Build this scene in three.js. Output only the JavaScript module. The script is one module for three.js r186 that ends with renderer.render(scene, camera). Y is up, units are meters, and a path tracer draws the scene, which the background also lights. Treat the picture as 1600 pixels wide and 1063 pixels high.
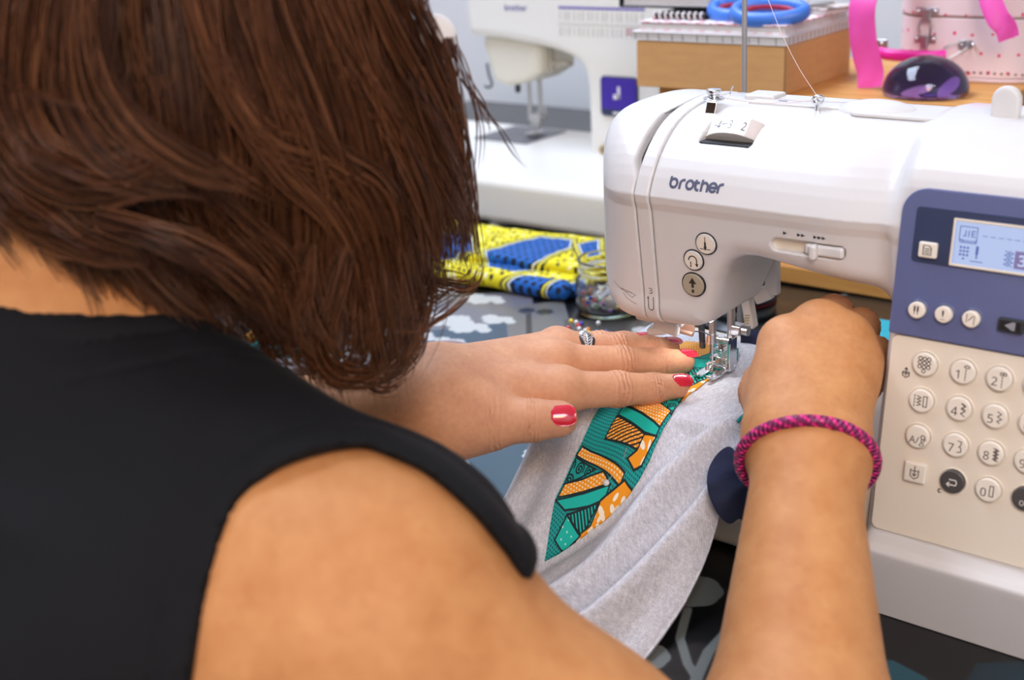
import * as THREE from 'three';
import { RoundedBoxGeometry } from 'three/addons/geometries/RoundedBoxGeometry.js';
import { mergeGeometries } from 'three/addons/utils/BufferGeometryUtils.js';
import { ImprovedNoise } from 'three/addons/math/ImprovedNoise.js';
import { RectAreaLightUniformsLib } from 'three/addons/lights/RectAreaLightUniformsLib.js';

// ---------------------------------------------------------------- camera, light, exposure
RectAreaLightUniformsLib.init();
const scene = new THREE.Scene();
scene.background = new THREE.Color(0x0b0a09);
const V = (x, y, z) => new THREE.Vector3(x, y, z);
const CAM = V(0.3544, 0.3932, 0.6592);
const AX = { r: V(0.7942, -0.0467, -0.6059), d: V(0.1802, -0.9341, 0.3082), f: V(-0.5804, -0.354, -0.7334) };
const camera = new THREE.PerspectiveCamera(2 * Math.atan(531.5 / 1900) * 180 / Math.PI, 1600 / 1063, 0.02, 30);
camera.matrixAutoUpdate = true;
camera.position.copy(CAM);
camera.quaternion.setFromRotationMatrix(new THREE.Matrix4().makeBasis(AX.r.clone(), AX.d.clone().negate(), AX.f.clone().negate()));
camera.focus = 0.76;
camera.userData.fStop = 7.1;
scene.add(camera);
const renderer = new THREE.WebGLRenderer({ antialias: true });
renderer.toneMapping = THREE.LinearToneMapping;
renderer.toneMappingExposure = 1.07;
renderer.shadowMap.enabled = true;
const FLOOR = -0.74, CEIL = 1.72;
const LIGHTS = {
  panel: { at: [-0.8, CEIL - 0.045, -0.1], w: 0.6, d: 1.5, color: 0xd9e6ff, power: 9.5, glow: 5 },
  fill: { at: [1.2, CEIL - 0.045, 1.55], w: 1.1, d: 1.0, color: 0xe9eeff, power: 6.4, glow: 5 },  // unseen fill light, added to brighten the faces turned to the camera
  warm: { at: [0.78, 0.92, 1.12], w: 0.32, d: 0.32, color: 0xffd0a0, power: 12, glow: 6 },
  led: { at: [-0.004, 0.1268, 0.016], w: 0.026, d: 0.01, color: 0xf4f6ff, power: 14, glow: 8 },
};

// ---------------------------------------------------------------- helpers
function RNG(s) { return () => { s = (s + 0x6d2b79f5) | 0; let t = Math.imul(s ^ (s >>> 15), 1 | s); t = (t + Math.imul(t ^ (t >>> 7), 61 | t)) ^ t; return ((t ^ (t >>> 14)) >>> 0) / 4294967296; }; }
const IN = new ImprovedNoise();
const noise = (x, y, z = 0) => IN.noise(x + 31.7, y + 17.3, z + 5.1);
const fbm = (x, y, z, o = 4) => { let a = 1, s = 0; for (let i = 0; i < o; i++) { s += a * noise(x, y, z); x *= 2; y *= 2; z *= 2; a *= 0.5; } return s; };
const clamp = (x, a = 0, b = 1) => Math.min(b, Math.max(a, x));
const lerp = (a, b, t) => a + (b - a) * t;
const sstep = (a, b, x) => { const t = clamp((x - a) / (b - a)); return t * t * (3 - 2 * t); };
function interp(x, xs, ys) { if (x <= xs[0]) return ys[0]; for (let i = 1; i < xs.length; i++) if (x <= xs[i]) return lerp(ys[i - 1], ys[i], (x - xs[i - 1]) / (xs[i] - xs[i - 1])); return ys[ys.length - 1]; }
function spline(x, xs, ys) { // monotone-ish cubic through points
  const n = xs.length; if (x <= xs[0]) return ys[0]; if (x >= xs[n - 1]) return ys[n - 1];
  let i = 0; while (x > xs[i + 1]) i++;
  const m = (k) => k <= 0 ? (ys[1] - ys[0]) / (xs[1] - xs[0]) : k >= n - 1 ? (ys[n - 1] - ys[n - 2]) / (xs[n - 1] - xs[n - 2]) : (ys[k + 1] - ys[k - 1]) / (xs[k + 1] - xs[k - 1]);
  const h = xs[i + 1] - xs[i], t = (x - xs[i]) / h, t2 = t * t, t3 = t2 * t;
  return (2 * t3 - 3 * t2 + 1) * ys[i] + (t3 - 2 * t2 + t) * h * m(i) + (-2 * t3 + 3 * t2) * ys[i + 1] + (t3 - t2) * h * m(i + 1);
}
const smin = (a, b, k) => { const h = Math.max(k - Math.abs(a - b), 0) / k; return Math.min(a, b) - h * h * k * 0.25; };
const smax = (a, b, k) => -smin(-a, -b, k);
const used = new Map();
function numbered(name) { const n = used.get(name) || 0; used.set(name, n + 1); return n ? name + '_' + String(n).padStart(3, '0') : name; }
function tag(o, label, category, group, kind) { Object.assign(o.userData, { label, category }); if (group) o.userData.group = group; if (kind) o.userData.kind = kind; return o; }
function thing(name, label, category, pos = [0, 0, 0], turn = 0, group) { const o = new THREE.Group(); o.name = numbered(name); scene.add(o); o.position.set(...pos); o.rotation.y = turn; return tag(o, label, category, group); }
function part(name, geo, mat, parent, label) { const m = new THREE.Mesh(Array.isArray(geo) ? merge(geo) : geo, mat); m.name = parent === scene ? numbered(name) : name; m.castShadow = m.receiveShadow = true; if (label) m.userData.label = label; parent.add(m); return m; }
function single(name, geo, mat, label, category, group) { return tag(part(name, geo, mat, scene), label, category, group); }
function struct(name, geo, mat) { const m = part(name, geo, mat, scene); m.name = name; m.userData.kind = 'structure'; return m; }
function copy(o, name, label) { const c = o.clone(); c.name = numbered(name); scene.add(c); c.userData = { ...o.userData }; if (label) c.userData.label = label; return c; }
function merge(list) {
  const out = list.map((g) => { const n = g.index ? g.toNonIndexed() : g.clone(); for (const k of Object.keys(n.attributes)) if (!['position', 'normal', 'uv', 'color'].includes(k)) n.deleteAttribute(k); if (!n.attributes.uv) n.setAttribute('uv', new THREE.BufferAttribute(new Float32Array(n.attributes.position.count * 2), 2)); return n; });
  const all = out.every((g) => g.attributes.color); if (!all) out.forEach((g) => g.deleteAttribute('color'));
  return mergeGeometries(out);
}
function xf(g, pos = [0, 0, 0], rot = [0, 0, 0], scl = [1, 1, 1]) { return g.applyMatrix4(new THREE.Matrix4().compose(V(...pos), new THREE.Quaternion().setFromEuler(new THREE.Euler(...rot)), V(...scl))); }
const box = (w, h, d, x = 0, y = 0, z = 0, r = 0.0008, rot = [0, 0, 0]) => xf(new RoundedBoxGeometry(w, h, d, 2, Math.min(r, w / 2.01, h / 2.01, d / 2.01)), [x, y, z], rot);
function rod(a, b, r0, r1 = r0, seg = 16) { a = V(...a); b = V(...b); const L = a.distanceTo(b); const g = new THREE.CylinderGeometry(r1, r0, L, seg, 1); const q = new THREE.Quaternion().setFromUnitVectors(V(0, 1, 0), b.clone().sub(a).normalize()); return g.applyMatrix4(new THREE.Matrix4().compose(a.clone().add(b).multiplyScalar(0.5), q, V(1, 1, 1))); }
const tube = (pts, r, seg = 40, rs = 8, closed = false) => new THREE.TubeGeometry(new THREE.CatmullRomCurve3(pts.map((p) => V(...p)), closed), seg, r, rs, closed);
const lathe = (pts, seg = 40) => new THREE.LatheGeometry(pts.map((p) => new THREE.Vector2(...p)), seg);
const ball = (r, x = 0, y = 0, z = 0, w = 14, h = 10) => xf(new THREE.SphereGeometry(r, w, h), [x, y, z]);
function poly(pts) { const s = new THREE.Shape(); pts.forEach((p, i) => (i ? s.lineTo(...p) : s.moveTo(...p))); s.closePath(); return s; }
function rrect(x, y, w, h, r) { const s = new THREE.Shape(); const [a, b, c, d] = Array.isArray(r) ? r : [r, r, r, r]; s.moveTo(x + a, y); s.lineTo(x + w - b, y); s.absarc(x + w - b, y + b, b, -Math.PI / 2, 0, false); s.lineTo(x + w, y + h - c); s.absarc(x + w - c, y + h - c, c, 0, Math.PI / 2, false); s.lineTo(x + d, y + h); s.absarc(x + d, y + h - d, d, Math.PI / 2, Math.PI, false); s.lineTo(x, y + a); s.absarc(x + a, y + a, a, Math.PI, 1.5 * Math.PI, false); return s; }
const plate = (shape, depth, bevel = 0.0005, seg = 12) => new THREE.ExtrudeGeometry(shape, { depth: depth - 2 * bevel, bevelEnabled: bevel > 0, bevelThickness: bevel, bevelSize: bevel, bevelOffset: -bevel, bevelSegments: 2, curveSegments: seg }).translate(0, 0, bevel);
const lin = (r, g, b) => new THREE.Color().setRGB(r, g, b);
const std = (o) => new THREE.MeshPhysicalMaterial(o);
function canvasTex(w, h, draw, srgb = true) { const c = document.createElement('canvas'); c.width = w; c.height = h; const x = c.getContext('2d'); draw(x, w, h); const t = new THREE.CanvasTexture(c); if (srgb) t.colorSpace = THREE.SRGBColorSpace; t.wrapS = t.wrapT = THREE.RepeatWrapping; t.anisotropy = 8; return t; }
function dataTex(n, fn, srgb = false, m = n) { const d = new Uint8Array(n * m * 4); for (let j = 0; j < m; j++) for (let i = 0; i < n; i++) { const c = fn(i / n, j / m, i, j); const k = (j * n + i) * 4; if (typeof c === 'number') d[k] = d[k + 1] = d[k + 2] = clamp(c) * 255; else { d[k] = clamp(c[0]) * 255; d[k + 1] = clamp(c[1]) * 255; d[k + 2] = clamp(c[2]) * 255; } d[k + 3] = 255; } const t = new THREE.DataTexture(d, n, m); t.wrapS = t.wrapT = THREE.RepeatWrapping; t.magFilter = THREE.LinearFilter; t.minFilter = THREE.LinearMipmapLinearFilter; t.generateMipmaps = true; if (srgb) t.colorSpace = THREE.SRGBColorSpace; t.needsUpdate = true; return t; }
function rep(t, x, y = x) { const c = t.clone(); c.repeat.set(x, y); c.needsUpdate = true; return c; }

// signed distance -> smooth mesh (surface nets on the blocks that the surface crosses)
function nets(f, lo, hi, h, o = {}) {
  const n = [0, 1, 2].map((k) => Math.ceil((hi[k] - lo[k]) / h / 8) * 8), [nx, ny, nz] = n, sx = nx + 1, sy = ny + 1;
  const S = new Float32Array(sx * sy * (nz + 1)).fill(NaN), C = new Int32Array(nx * ny * nz).fill(-1), active = [];
  const hb = 4 * h, rad = hb * 1.7321 * (o.lip || 1.1) + 2.5 * h;
  for (let bz = 0; bz < nz; bz += 8) for (let by = 0; by < ny; by += 8) for (let bx = 0; bx < nx; bx += 8) {
    const c = [lo[0] + bx * h + hb, lo[1] + by * h + hb, lo[2] + bz * h + hb];
    if (Math.abs(f(...c)) > rad) continue;
    const g = f.near ? f.near(c, rad) : f;
    active.push([bx, by, bz, g]);
    for (let k = bz; k <= bz + 8; k++) for (let j = by; j <= by + 8; j++) for (let i = bx; i <= bx + 8; i++) { const q = i + sx * (j + sy * k); if (S[q] !== S[q]) S[q] = g(lo[0] + i * h, lo[1] + j * h, lo[2] + k * h); }
  }
  const P = [], N = [], off = [0, 1, sx, sx + 1, sx * sy, sx * sy + 1, sx * sy + sx, sx * sy + sx + 1];
  const E = [[0, 1], [2, 3], [4, 5], [6, 7], [0, 2], [1, 3], [4, 6], [5, 7], [0, 4], [1, 5], [2, 6], [3, 7]];
  for (const [bx, by, bz, g] of active) for (let k = bz; k < bz + 8; k++) for (let j = by; j < by + 8; j++) for (let i = bx; i < bx + 8; i++) {
    const q = i + sx * (j + sy * k); let m = 0; for (let e = 0; e < 8; e++) if (S[q + off[e]] < 0) m++;
    if (m === 0 || m === 8) continue;
    let x = 0, y = 0, z = 0, c = 0;
    for (const [a, b] of E) { const va = S[q + off[a]], vb = S[q + off[b]]; if ((va < 0) === (vb < 0)) continue; const t = va / (va - vb); x += lerp(a & 1, b & 1, t); y += lerp((a >> 1) & 1, (b >> 1) & 1, t); z += lerp(a >> 2, b >> 2, t); c++; }
    x = lo[0] + (i + x / c) * h; y = lo[1] + (j + y / c) * h; z = lo[2] + (k + z / c) * h;
    const e = h * 0.3; let gx, gy, gz;
    for (let it = 0; it < 2; it++) {
      gx = g(x + e, y, z) - g(x - e, y, z); gy = g(x, y + e, z) - g(x, y - e, z); gz = g(x, y, z + e) - g(x, y, z - e); const L = Math.hypot(gx, gy, gz) || 1; gx /= L; gy /= L; gz /= L;
      if (it === 0) { const d = clamp(g(x, y, z), -0.5 * h, 0.5 * h); x -= gx * d; y -= gy * d; z -= gz * d; }
    }
    C[i + nx * (j + ny * k)] = P.length / 3; P.push(x, y, z); N.push(gx, gy, gz);
  }
  const I = [];
  const quad = (a, b, c, d, flip) => { if (a < 0 || b < 0 || c < 0 || d < 0) return; flip ? I.push(a, c, b, a, d, c) : I.push(a, b, c, a, c, d); };
  for (const [bx, by, bz] of active) for (let k = bz; k < bz + 8; k++) for (let j = by; j < by + 8; j++) for (let i = bx; i < bx + 8; i++) {
    const q = i + sx * (j + sy * k), c = i + nx * (j + ny * k), s = S[q] < 0;
    if (j > 0 && k > 0 && s !== S[q + 1] < 0) quad(C[c - nx - nx * ny], C[c - nx * ny], C[c], C[c - nx], !s);
    if (i > 0 && k > 0 && s !== S[q + sx] < 0) quad(C[c - 1 - nx * ny], C[c - 1], C[c], C[c - nx * ny], !s);
    if (i > 0 && j > 0 && s !== S[q + sx * sy] < 0) quad(C[c - 1 - nx], C[c - nx], C[c], C[c - 1], !s);
  }
  const geo = new THREE.BufferGeometry(), count = P.length / 3, uv = new Float32Array(count * 2);
  for (let v = 0; v < count; v++) { const w = o.uv ? o.uv(P[3 * v], P[3 * v + 1], P[3 * v + 2]) : [P[3 * v] - 0.5 * P[3 * v + 2], P[3 * v + 1] + 0.7 * P[3 * v + 2]]; uv[2 * v] = w[0]; uv[2 * v + 1] = w[1]; }
  geo.setAttribute('position', new THREE.Float32BufferAttribute(P, 3)); geo.setAttribute('normal', new THREE.Float32BufferAttribute(N, 3)); geo.setAttribute('uv', new THREE.BufferAttribute(uv, 2));
  if (o.color) { const col = new Float32Array(count * 3); for (let v = 0; v < count; v++) col.set(o.color(P[3 * v], P[3 * v + 1], P[3 * v + 2], N[3 * v], N[3 * v + 1], N[3 * v + 2]), 3 * v); geo.setAttribute('color', new THREE.BufferAttribute(col, 3)); }
  geo.setIndex(I); return geo;
}
const dBox = (x, y, z, cx, cy, cz, hx, hy, hz, r) => { const ax = Math.abs(x - cx) - hx + r, ay = Math.abs(y - cy) - hy + r, az = Math.abs(z - cz) - hz + r; return Math.hypot(Math.max(ax, 0), Math.max(ay, 0), Math.max(az, 0)) + Math.min(Math.max(ax, ay, az), 0) - r; };
function dPoly(pts) { const n = pts.length; return (x, y) => { let d = 1e9, s = 1; for (let i = 0, j = n - 1; i < n; j = i++) { const ax = pts[i][0], ay = pts[i][1], ex = pts[j][0] - ax, ey = pts[j][1] - ay, wx = x - ax, wy = y - ay, t = clamp((wx * ex + wy * ey) / (ex * ex + ey * ey)), bx = wx - ex * t, by = wy - ey * t; d = Math.min(d, bx * bx + by * by); const c1 = y >= ay, c2 = y < pts[j][1], c3 = ex * wy > ey * wx; if ((c1 && c2 && c3) || (!c1 && !c2 && !c3)) s = -s; } return s * Math.sqrt(d); }; }
const dCap = (x, y, z, a, b, ra, rb) => { const ex = b[0] - a[0], ey = b[1] - a[1], ez = b[2] - a[2], wx = x - a[0], wy = y - a[1], wz = z - a[2], t = clamp((wx * ex + wy * ey + wz * ez) / (ex * ex + ey * ey + ez * ez || 1e-9)); return Math.hypot(wx - ex * t, wy - ey * t, wz - ez * t) - lerp(ra, rb, t); };
// a printed film that follows the surface of f: centre c, right u, up v, inward w
function printOn(f, c, u, v, w, W, H, nu = 24, nv = 12, lift = 0.00012) {
  const g = new THREE.PlaneGeometry(1, 1, nu, nv), p = g.attributes.position, nn = g.attributes.normal;
  for (let i = 0; i < p.count; i++) {
    const q = V(...c).addScaledVector(u, p.getX(i) * W).addScaledVector(v, p.getY(i) * H).addScaledVector(w, -0.03);
    for (let k = 0; k < 60; k++) { const d = f(q.x, q.y, q.z) - lift; if (Math.abs(d) < 1e-6) break; q.addScaledVector(w, d * 0.8); }
    const e = 0.0008; nn.setXYZ(i, ...V(f(q.x + e, q.y, q.z) - f(q.x - e, q.y, q.z), f(q.x, q.y + e, q.z) - f(q.x, q.y - e, q.z), f(q.x, q.y, q.z + e) - f(q.x, q.y, q.z - e)).normalize().toArray());
    p.setXYZ(i, q.x, q.y, q.z);
  }
  return g;
}
const inkMat = (t, rough = 0.4) => std({ map: t, transparent: true, roughness: rough, alphaTest: 0.0 });

// ---------------------------------------------------------------- the room
const grainTex = dataTex(256, (u, v, i, j) => 0.5 + 0.5 * noise(i * 0.7, j * 0.7));
const wallMat = std({ color: lin(0.78, 0.77, 0.75), roughness: 0.85, bumpMap: rep(grainTex, 6), bumpScale: 0.0004 });
const woodFine = (a, b, sx, sy, seed) => dataTex(512, (u, v) => { const w = fbm(u * sx, v * sy + seed, seed, 5), r = 0.5 + 0.5 * Math.sin((v * sy * 0.8 + 0.9 * noise(u * 2, v * 3, seed)) * 9); const t = clamp(0.5 + 0.35 * w + 0.22 * (r - 0.5)); return [lerp(a[0], b[0], t), lerp(a[1], b[1], t), lerp(a[2], b[2], t)]; }, true);
const X0 = -2.3, X1 = 2.1, Z0 = -1.25, Z1 = 2.6;
struct('floor', box(X1 - X0 + 0.2, 0.1, Z1 - Z0 + 0.2, (X0 + X1) / 2, FLOOR - 0.05, (Z0 + Z1) / 2, 0.001), std({ color: lin(0.3, 0.27, 0.24), roughness: 0.5 }));
struct('ceiling', box(X1 - X0 + 0.2, 0.1, Z1 - Z0 + 0.2, (X0 + X1) / 2, CEIL + 0.05, (Z0 + Z1) / 2, 0.001), wallMat);
struct('wall_back', box(X1 - X0 + 0.2, CEIL - FLOOR, 0.1, (X0 + X1) / 2, (CEIL + FLOOR) / 2, Z0 - 0.05, 0.001), wallMat);
struct('wall_front', box(X1 - X0 + 0.2, CEIL - FLOOR, 0.1, (X0 + X1) / 2, (CEIL + FLOOR) / 2, Z1 + 0.05, 0.001), wallMat);
struct('wall_left', box(0.1, CEIL - FLOOR, Z1 - Z0, X0 - 0.05, (CEIL + FLOOR) / 2, (Z0 + Z1) / 2, 0.001), wallMat);
struct('wall_right', box(0.1, CEIL - FLOOR, Z1 - Z0, X1 + 0.05, (CEIL + FLOOR) / 2, (Z0 + Z1) / 2, 0.001), wallMat);
function ceilingLamp(L, label) {
  const t = thing('ceiling_lamp', label, 'lamp', L.at);
  part('frame', [box(L.w + 0.04, 0.04, 0.02, 0, 0.02, L.d / 2 + 0.01), box(L.w + 0.04, 0.04, 0.02, 0, 0.02, -L.d / 2 - 0.01), box(0.02, 0.04, L.d, L.w / 2 + 0.01, 0.02, 0), box(0.02, 0.04, L.d, -L.w / 2 - 0.01, 0.02, 0)], std({ color: 0xeeeeee, roughness: 0.4 }), t);
  part('lamp_diffuser', box(L.w, 0.02, L.d, 0, 0.02, 0, 0.002), std({ color: 0xffffff, emissive: L.color, emissiveIntensity: L.glow, roughness: 0.5 }), t);
  const a = new THREE.RectAreaLight(L.color, L.power, L.w, L.d); a.position.set(0, 0.005, 0); a.rotation.x = -Math.PI / 2; a.castShadow = true; t.add(a); return t;
}
ceilingLamp(LIGHTS.panel, 'long white ceiling light panel over the left side of the sewing table');
ceilingLamp(LIGHTS.fill, 'added fill light, a wide unseen ceiling panel behind the sewing table');
{ const L = LIGHTS.warm, t = thing('floor_lamp', 'warm floor lamp standing to the right behind the sewing place', 'lamp', [L.at[0] + 0.12, FLOOR, L.at[2] + 0.12]), h = L.at[1] - FLOOR, iron = std({ color: lin(0.05, 0.05, 0.05), roughness: 0.4 });
  part('base', lathe([[0, 0], [0.13, 0], [0.13, 0.012], [0.03, 0.022], [0.013, 0.03], [0, 0.03]], 40), iron, t); part('pole', rod([0, 0.02, 0], [0, h + 0.12, 0], 0.011, 0.009), iron, t); part('arm', tube([[0, h + 0.12, 0], [-0.03, h + 0.14, -0.03], [-0.08, h + 0.11, -0.08], [-0.12, h + 0.05, -0.12]].map((p) => p), 0.007, 24, 10), iron, t);
  const head = new THREE.Group(); head.name = 'lamp_head'; head.position.set(-0.12, h, -0.12); head.lookAt(V(0.05, 0.15, 0.3).sub(V(L.at[0] + 0.12, FLOOR, L.at[2] + 0.12))); t.add(head);
  part('lamp_shade', [box(L.w + 0.03, L.d + 0.03, 0.012, 0, 0, -0.02, 0.004), box(0.012, L.d + 0.03, 0.03, L.w / 2 + 0.01, 0, -0.008, 0.003), box(0.012, L.d + 0.03, 0.03, -L.w / 2 - 0.01, 0, -0.008, 0.003), box(L.w, 0.012, 0.03, 0, L.d / 2 + 0.009, -0.008, 0.003), box(L.w, 0.012, 0.03, 0, -L.d / 2 - 0.009, -0.008, 0.003)], iron, head);
  part('lamp_diffuser', box(L.w, L.d, 0.008, 0, 0, -0.006, 0.002), std({ color: 0xffffff, emissive: L.color, emissiveIntensity: L.glow, roughness: 0.5 }), head);
  const a = new THREE.RectAreaLight(L.color, L.power, L.w, L.d); a.position.set(0, 0, 0.004); a.rotation.y = Math.PI; a.castShadow = true; head.add(a); }

// table with its printed oilcloth
const TX0 = -1.15, TX1 = 0.75, TZ0 = -1.15, TZ1 = 0.225;
const tbl = thing('table', 'long wooden sewing table under the dark flowered oilcloth', 'table', [(TX0 + TX1) / 2, FLOOR, (TZ0 + TZ1) / 2]);
{ const H = -FLOOR, w = TX1 - TX0, d = TZ1 - TZ0, m = std({ color: lin(0.35, 0.2, 0.1), roughness: 0.5 });
  part('tabletop', box(w, 0.028, d, 0, H - 0.0168, 0, 0.003), m, tbl);
  for (const [x, z] of [[-1, -1], [1, -1], [-1, 1], [1, 1]]) part('leg', box(0.06, H - 0.031, 0.06, x * (w / 2 - 0.06), (H - 0.031) / 2, z * (d / 2 - 0.06), 0.004), m, tbl);
}
// where a point of the table's plane lies, in metres, for laying out the print
function onTable(px, py) { const r = AX.f.clone().addScaledVector(AX.r, (px - 800) / 1900).addScaledVector(AX.d, (py - 531.5) / 1900), t = -CAM.y / r.y; return [CAM.x + r.x * t, CAM.z + r.z * t]; }
const clothTex = canvasTex(2048, 1484, (c, W, H) => {
  const S = W / (TX1 - TX0), P = ([x, z]) => [(x - TX0) * S, (z - TZ0) * S], rnd = RNG(77);
  c.fillStyle = '#0b0c0d'; c.fillRect(0, 0, W, H);
  const blob = (pts, col) => { c.fillStyle = col; c.beginPath(); pts.forEach((p, i) => { const q = P(onTable(...p)); i ? c.lineTo(...q) : c.moveTo(...q); }); c.closePath(); c.fill(); };
  const disc = (x, z, r, col, lob = 0) => { c.fillStyle = col; c.beginPath(); for (let a = 0; a < 6.3; a += 0.05) { const rr = r * (1 + lob * Math.abs(Math.sin(a * 3.5)) - lob * 0.5), q = P([x + rr * Math.cos(a), z + rr * Math.sin(a)]); c.lineTo(...q); } c.fill(); };
  const stem = (pts, w, col) => { c.strokeStyle = col; c.lineWidth = w * S; c.lineCap = 'round'; c.lineJoin = 'round'; c.beginPath(); pts.forEach((p, i) => { const q = P(p); i ? c.lineTo(...q) : c.moveTo(...q); }); c.stroke(); };
  // large colour fields left of the machine
  blob([[560, 470], [830, 455], [840, 560], [800, 700], [640, 760], [520, 600]], '#6b6a72');
  blob([[640, 520], [790, 505], [800, 600], [640, 640]], '#1f4258');
  blob([[790, 480], [880, 470], [905, 560], [800, 580]], '#6a6965');
  blob([[880, 500], [1050, 500], [1060, 620], [890, 620]], '#4c4a46');
  blob([[1215, 450], [1400, 470], [1400, 560], [1190, 560]], '#3b3228');  // wood reflected in the gloss, painted as a brown field
  blob([[660, 700], [830, 690], [850, 800], [700, 830]], '#31505f');
  blob([[600, 360], [760, 350], [980, 390], [960, 420], [640, 420]], '#2b2b2c');
  for (let k = 0; k < 26; k++) { const p = P([lerp(-0.02, 0.7, rnd()), lerp(0.02, 0.21, rnd())]); if (p[0] < (0.16 - TX0) * S) continue; c.fillStyle = ['#123a47', '#0d2833', '#1c5160', '#060708'][k % 4]; c.beginPath(); const r = (0.012 + 0.03 * rnd()) * S; for (let a = 0; a < 7; a++) c.lineTo(p[0] + r * Math.cos(a * 0.9) * (0.6 + rnd()), p[1] + r * Math.sin(a * 0.9) * (0.5 + 0.6 * rnd())); c.fill(); }
  // grey seed heads on stems in front of the machine
  const grey = '#6d7471';
  const hd = (px, py) => onTable(px, py);
  const a0 = hd(1082, 925), a1 = hd(1010, 1028), a2 = hd(985, 968);
  disc(a0[0], a0[1], 0.017, grey, 0.06); disc(a1[0], a1[1], 0.012, grey, 0.06);
  stem([hd(1072, 955), hd(1060, 1000), hd(1072, 1040), hd(1086, 1062)], 0.0055, grey); stem([hd(1086, 1062), hd(1105, 1020), hd(1150, 972), hd(1200, 930)], 0.0065, grey); stem([hd(1086, 1062), hd(1070, 1110), hd(1060, 1150)], 0.0065, grey);
  for (let k = 0; k < 20; k++) { const x = lerp(-1.1, 0.7, rnd()), z = lerp(-1.0, 0.2, rnd()); if (x > -0.6 && x < 0.3 && z > -0.35) continue; disc(x, z, 0.012 + 0.012 * rnd(), grey, 0.06); stem([[x, z], [x + 0.01, z + 0.05], [x - 0.01 + 0.03 * rnd(), z + 0.1]], 0.005, grey); }
  // stems and white scalloped petals
  for (const [px, py, r] of [[640, 470, 0.024], [705, 500, 0.02], [735, 512, 0.018], [760, 468, 0.017], [690, 455, 0.016], [610, 500, 0.022], [675, 565, 0.011], [705, 535, 0.013], [780, 500, 0.014], [650, 525, 0.017], [590, 530, 0.016], [735, 548, 0.01], [780, 349, 0.01], [1020, 520, 0.015], [1010, 545, 0.012], [700, 720, 0.014], [560, 560, 0.016], [870, 720, 0.02], [720, 760, 0.013], [1330, 520, 0.012]]) { const [x, z] = hd(px, py); for (let k = 0; k < 4; k++) disc(x + r * 0.6 * (k - 1.5), z + r * 0.3 * Math.sin(k * 2.1), r * (0.55 + 0.2 * Math.sin(k * 1.7)), '#c3c4c0', 0.2); }
  { const [x, z] = hd(695, 545); disc(x, z, 0.02, '#8c6a70'); disc(x, z, 0.009, '#5a4048'); }
  stem([hd(825, 492), hd(826, 545), hd(824, 600)], 0.005, '#191a1b'); for (const q of [[850, 488], [842, 530], [822, 486]]) { const [x, z] = hd(...q); disc(x, z, 0.008, '#2a2a2a', 0.2); }
});
{ const w = TX1 - TX0 + 0.004, d = TZ1 - TZ0 + 0.004;
  const top = new THREE.PlaneGeometry(TX1 - TX0, TZ1 - TZ0, 2, 2).rotateX(-Math.PI / 2).translate((TX0 + TX1) / 2, -0.0001, (TZ0 + TZ1) / 2);
  const body = box(w, 0.0022, d, (TX0 + TX1) / 2, -0.0014, (TZ0 + TZ1) / 2, 0.0008);
  const t = thing('tablecloth', 'glossy dark oilcloth printed with grey seed heads and white petals', 'tablecloth');
  const sk = [box(w, 0.16, 0.002, (TX0 + TX1) / 2, -0.08, TZ1 + 0.004, 0.0008), box(w, 0.16, 0.002, (TX0 + TX1) / 2, -0.08, TZ0 - 0.004, 0.0008)];
  part('cloth_top', top, std({ map: clothTex, roughness: 0.3, specularIntensity: 0.6, clearcoat: 0.35, clearcoatRoughness: 0.08 }), t);
  part('cloth_skirt', [body, ...sk], std({ color: lin(0.004, 0.0045, 0.005), roughness: 0.25 }), t);
}

// ---------------------------------------------------------------- the sewing machine in front
const white = std({ color: lin(0.7, 0.68, 0.655), roughness: 0.3, clearcoat: 0.35, clearcoatRoughness: 0.16, bumpMap: rep(grainTex, 90), bumpScale: 0.00002 });
const cream = std({ color: lin(0.8, 0.715, 0.575), roughness: 0.36, clearcoat: 0.2, clearcoatRoughness: 0.2 });
const chrome = std({ color: lin(0.78, 0.78, 0.79), metalness: 1, roughness: 0.16 });
const steel = std({ color: lin(0.55, 0.54, 0.53), metalness: 1, roughness: 0.3 });
const darkIron = std({ color: lin(0.02, 0.02, 0.022), roughness: 0.5 });
const slate = std({ color: lin(0.115, 0.135, 0.27), roughness: 0.32, clearcoat: 0.3, clearcoatRoughness: 0.15 });
const slateDark = std({ color: lin(0.035, 0.045, 0.1), roughness: 0.3 });
const PANEL = { y0: 0.03, z0: 0.080, y1: 0.235, z1: 0.055 };
const panelTilt = Math.atan2(PANEL.z0 - PANEL.z1, PANEL.y1 - PANEL.y0), panelZ = (y) => lerp(PANEL.z0, PANEL.z1, (y - PANEL.y0) / (PANEL.y1 - PANEL.y0));
function curve2(pts, n) { const c = new THREE.SplineCurve(pts.map((p) => new THREE.Vector2(...p))), o = []; for (let i = 0; i <= n; i++) { const q = c.getPoint(i / n); o.push([q.x, q.y]); } return o; }
const crown = curve2([[-0.088, 0.215], [-0.084, 0.238], [-0.07, 0.254], [-0.035, 0.2605], [0.0, 0.2595], [0.024, 0.254], [0.041, 0.2435], [0.053, 0.23], [0.0605, 0.2155]], 22);
const armSide = dPoly([[-0.088, 0.05], ...crown, [0.0595, 0.2112], [0.0575, 0.2065], [0.0495, 0.15], [0.0465, 0.05]]); // (z, y)
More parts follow.
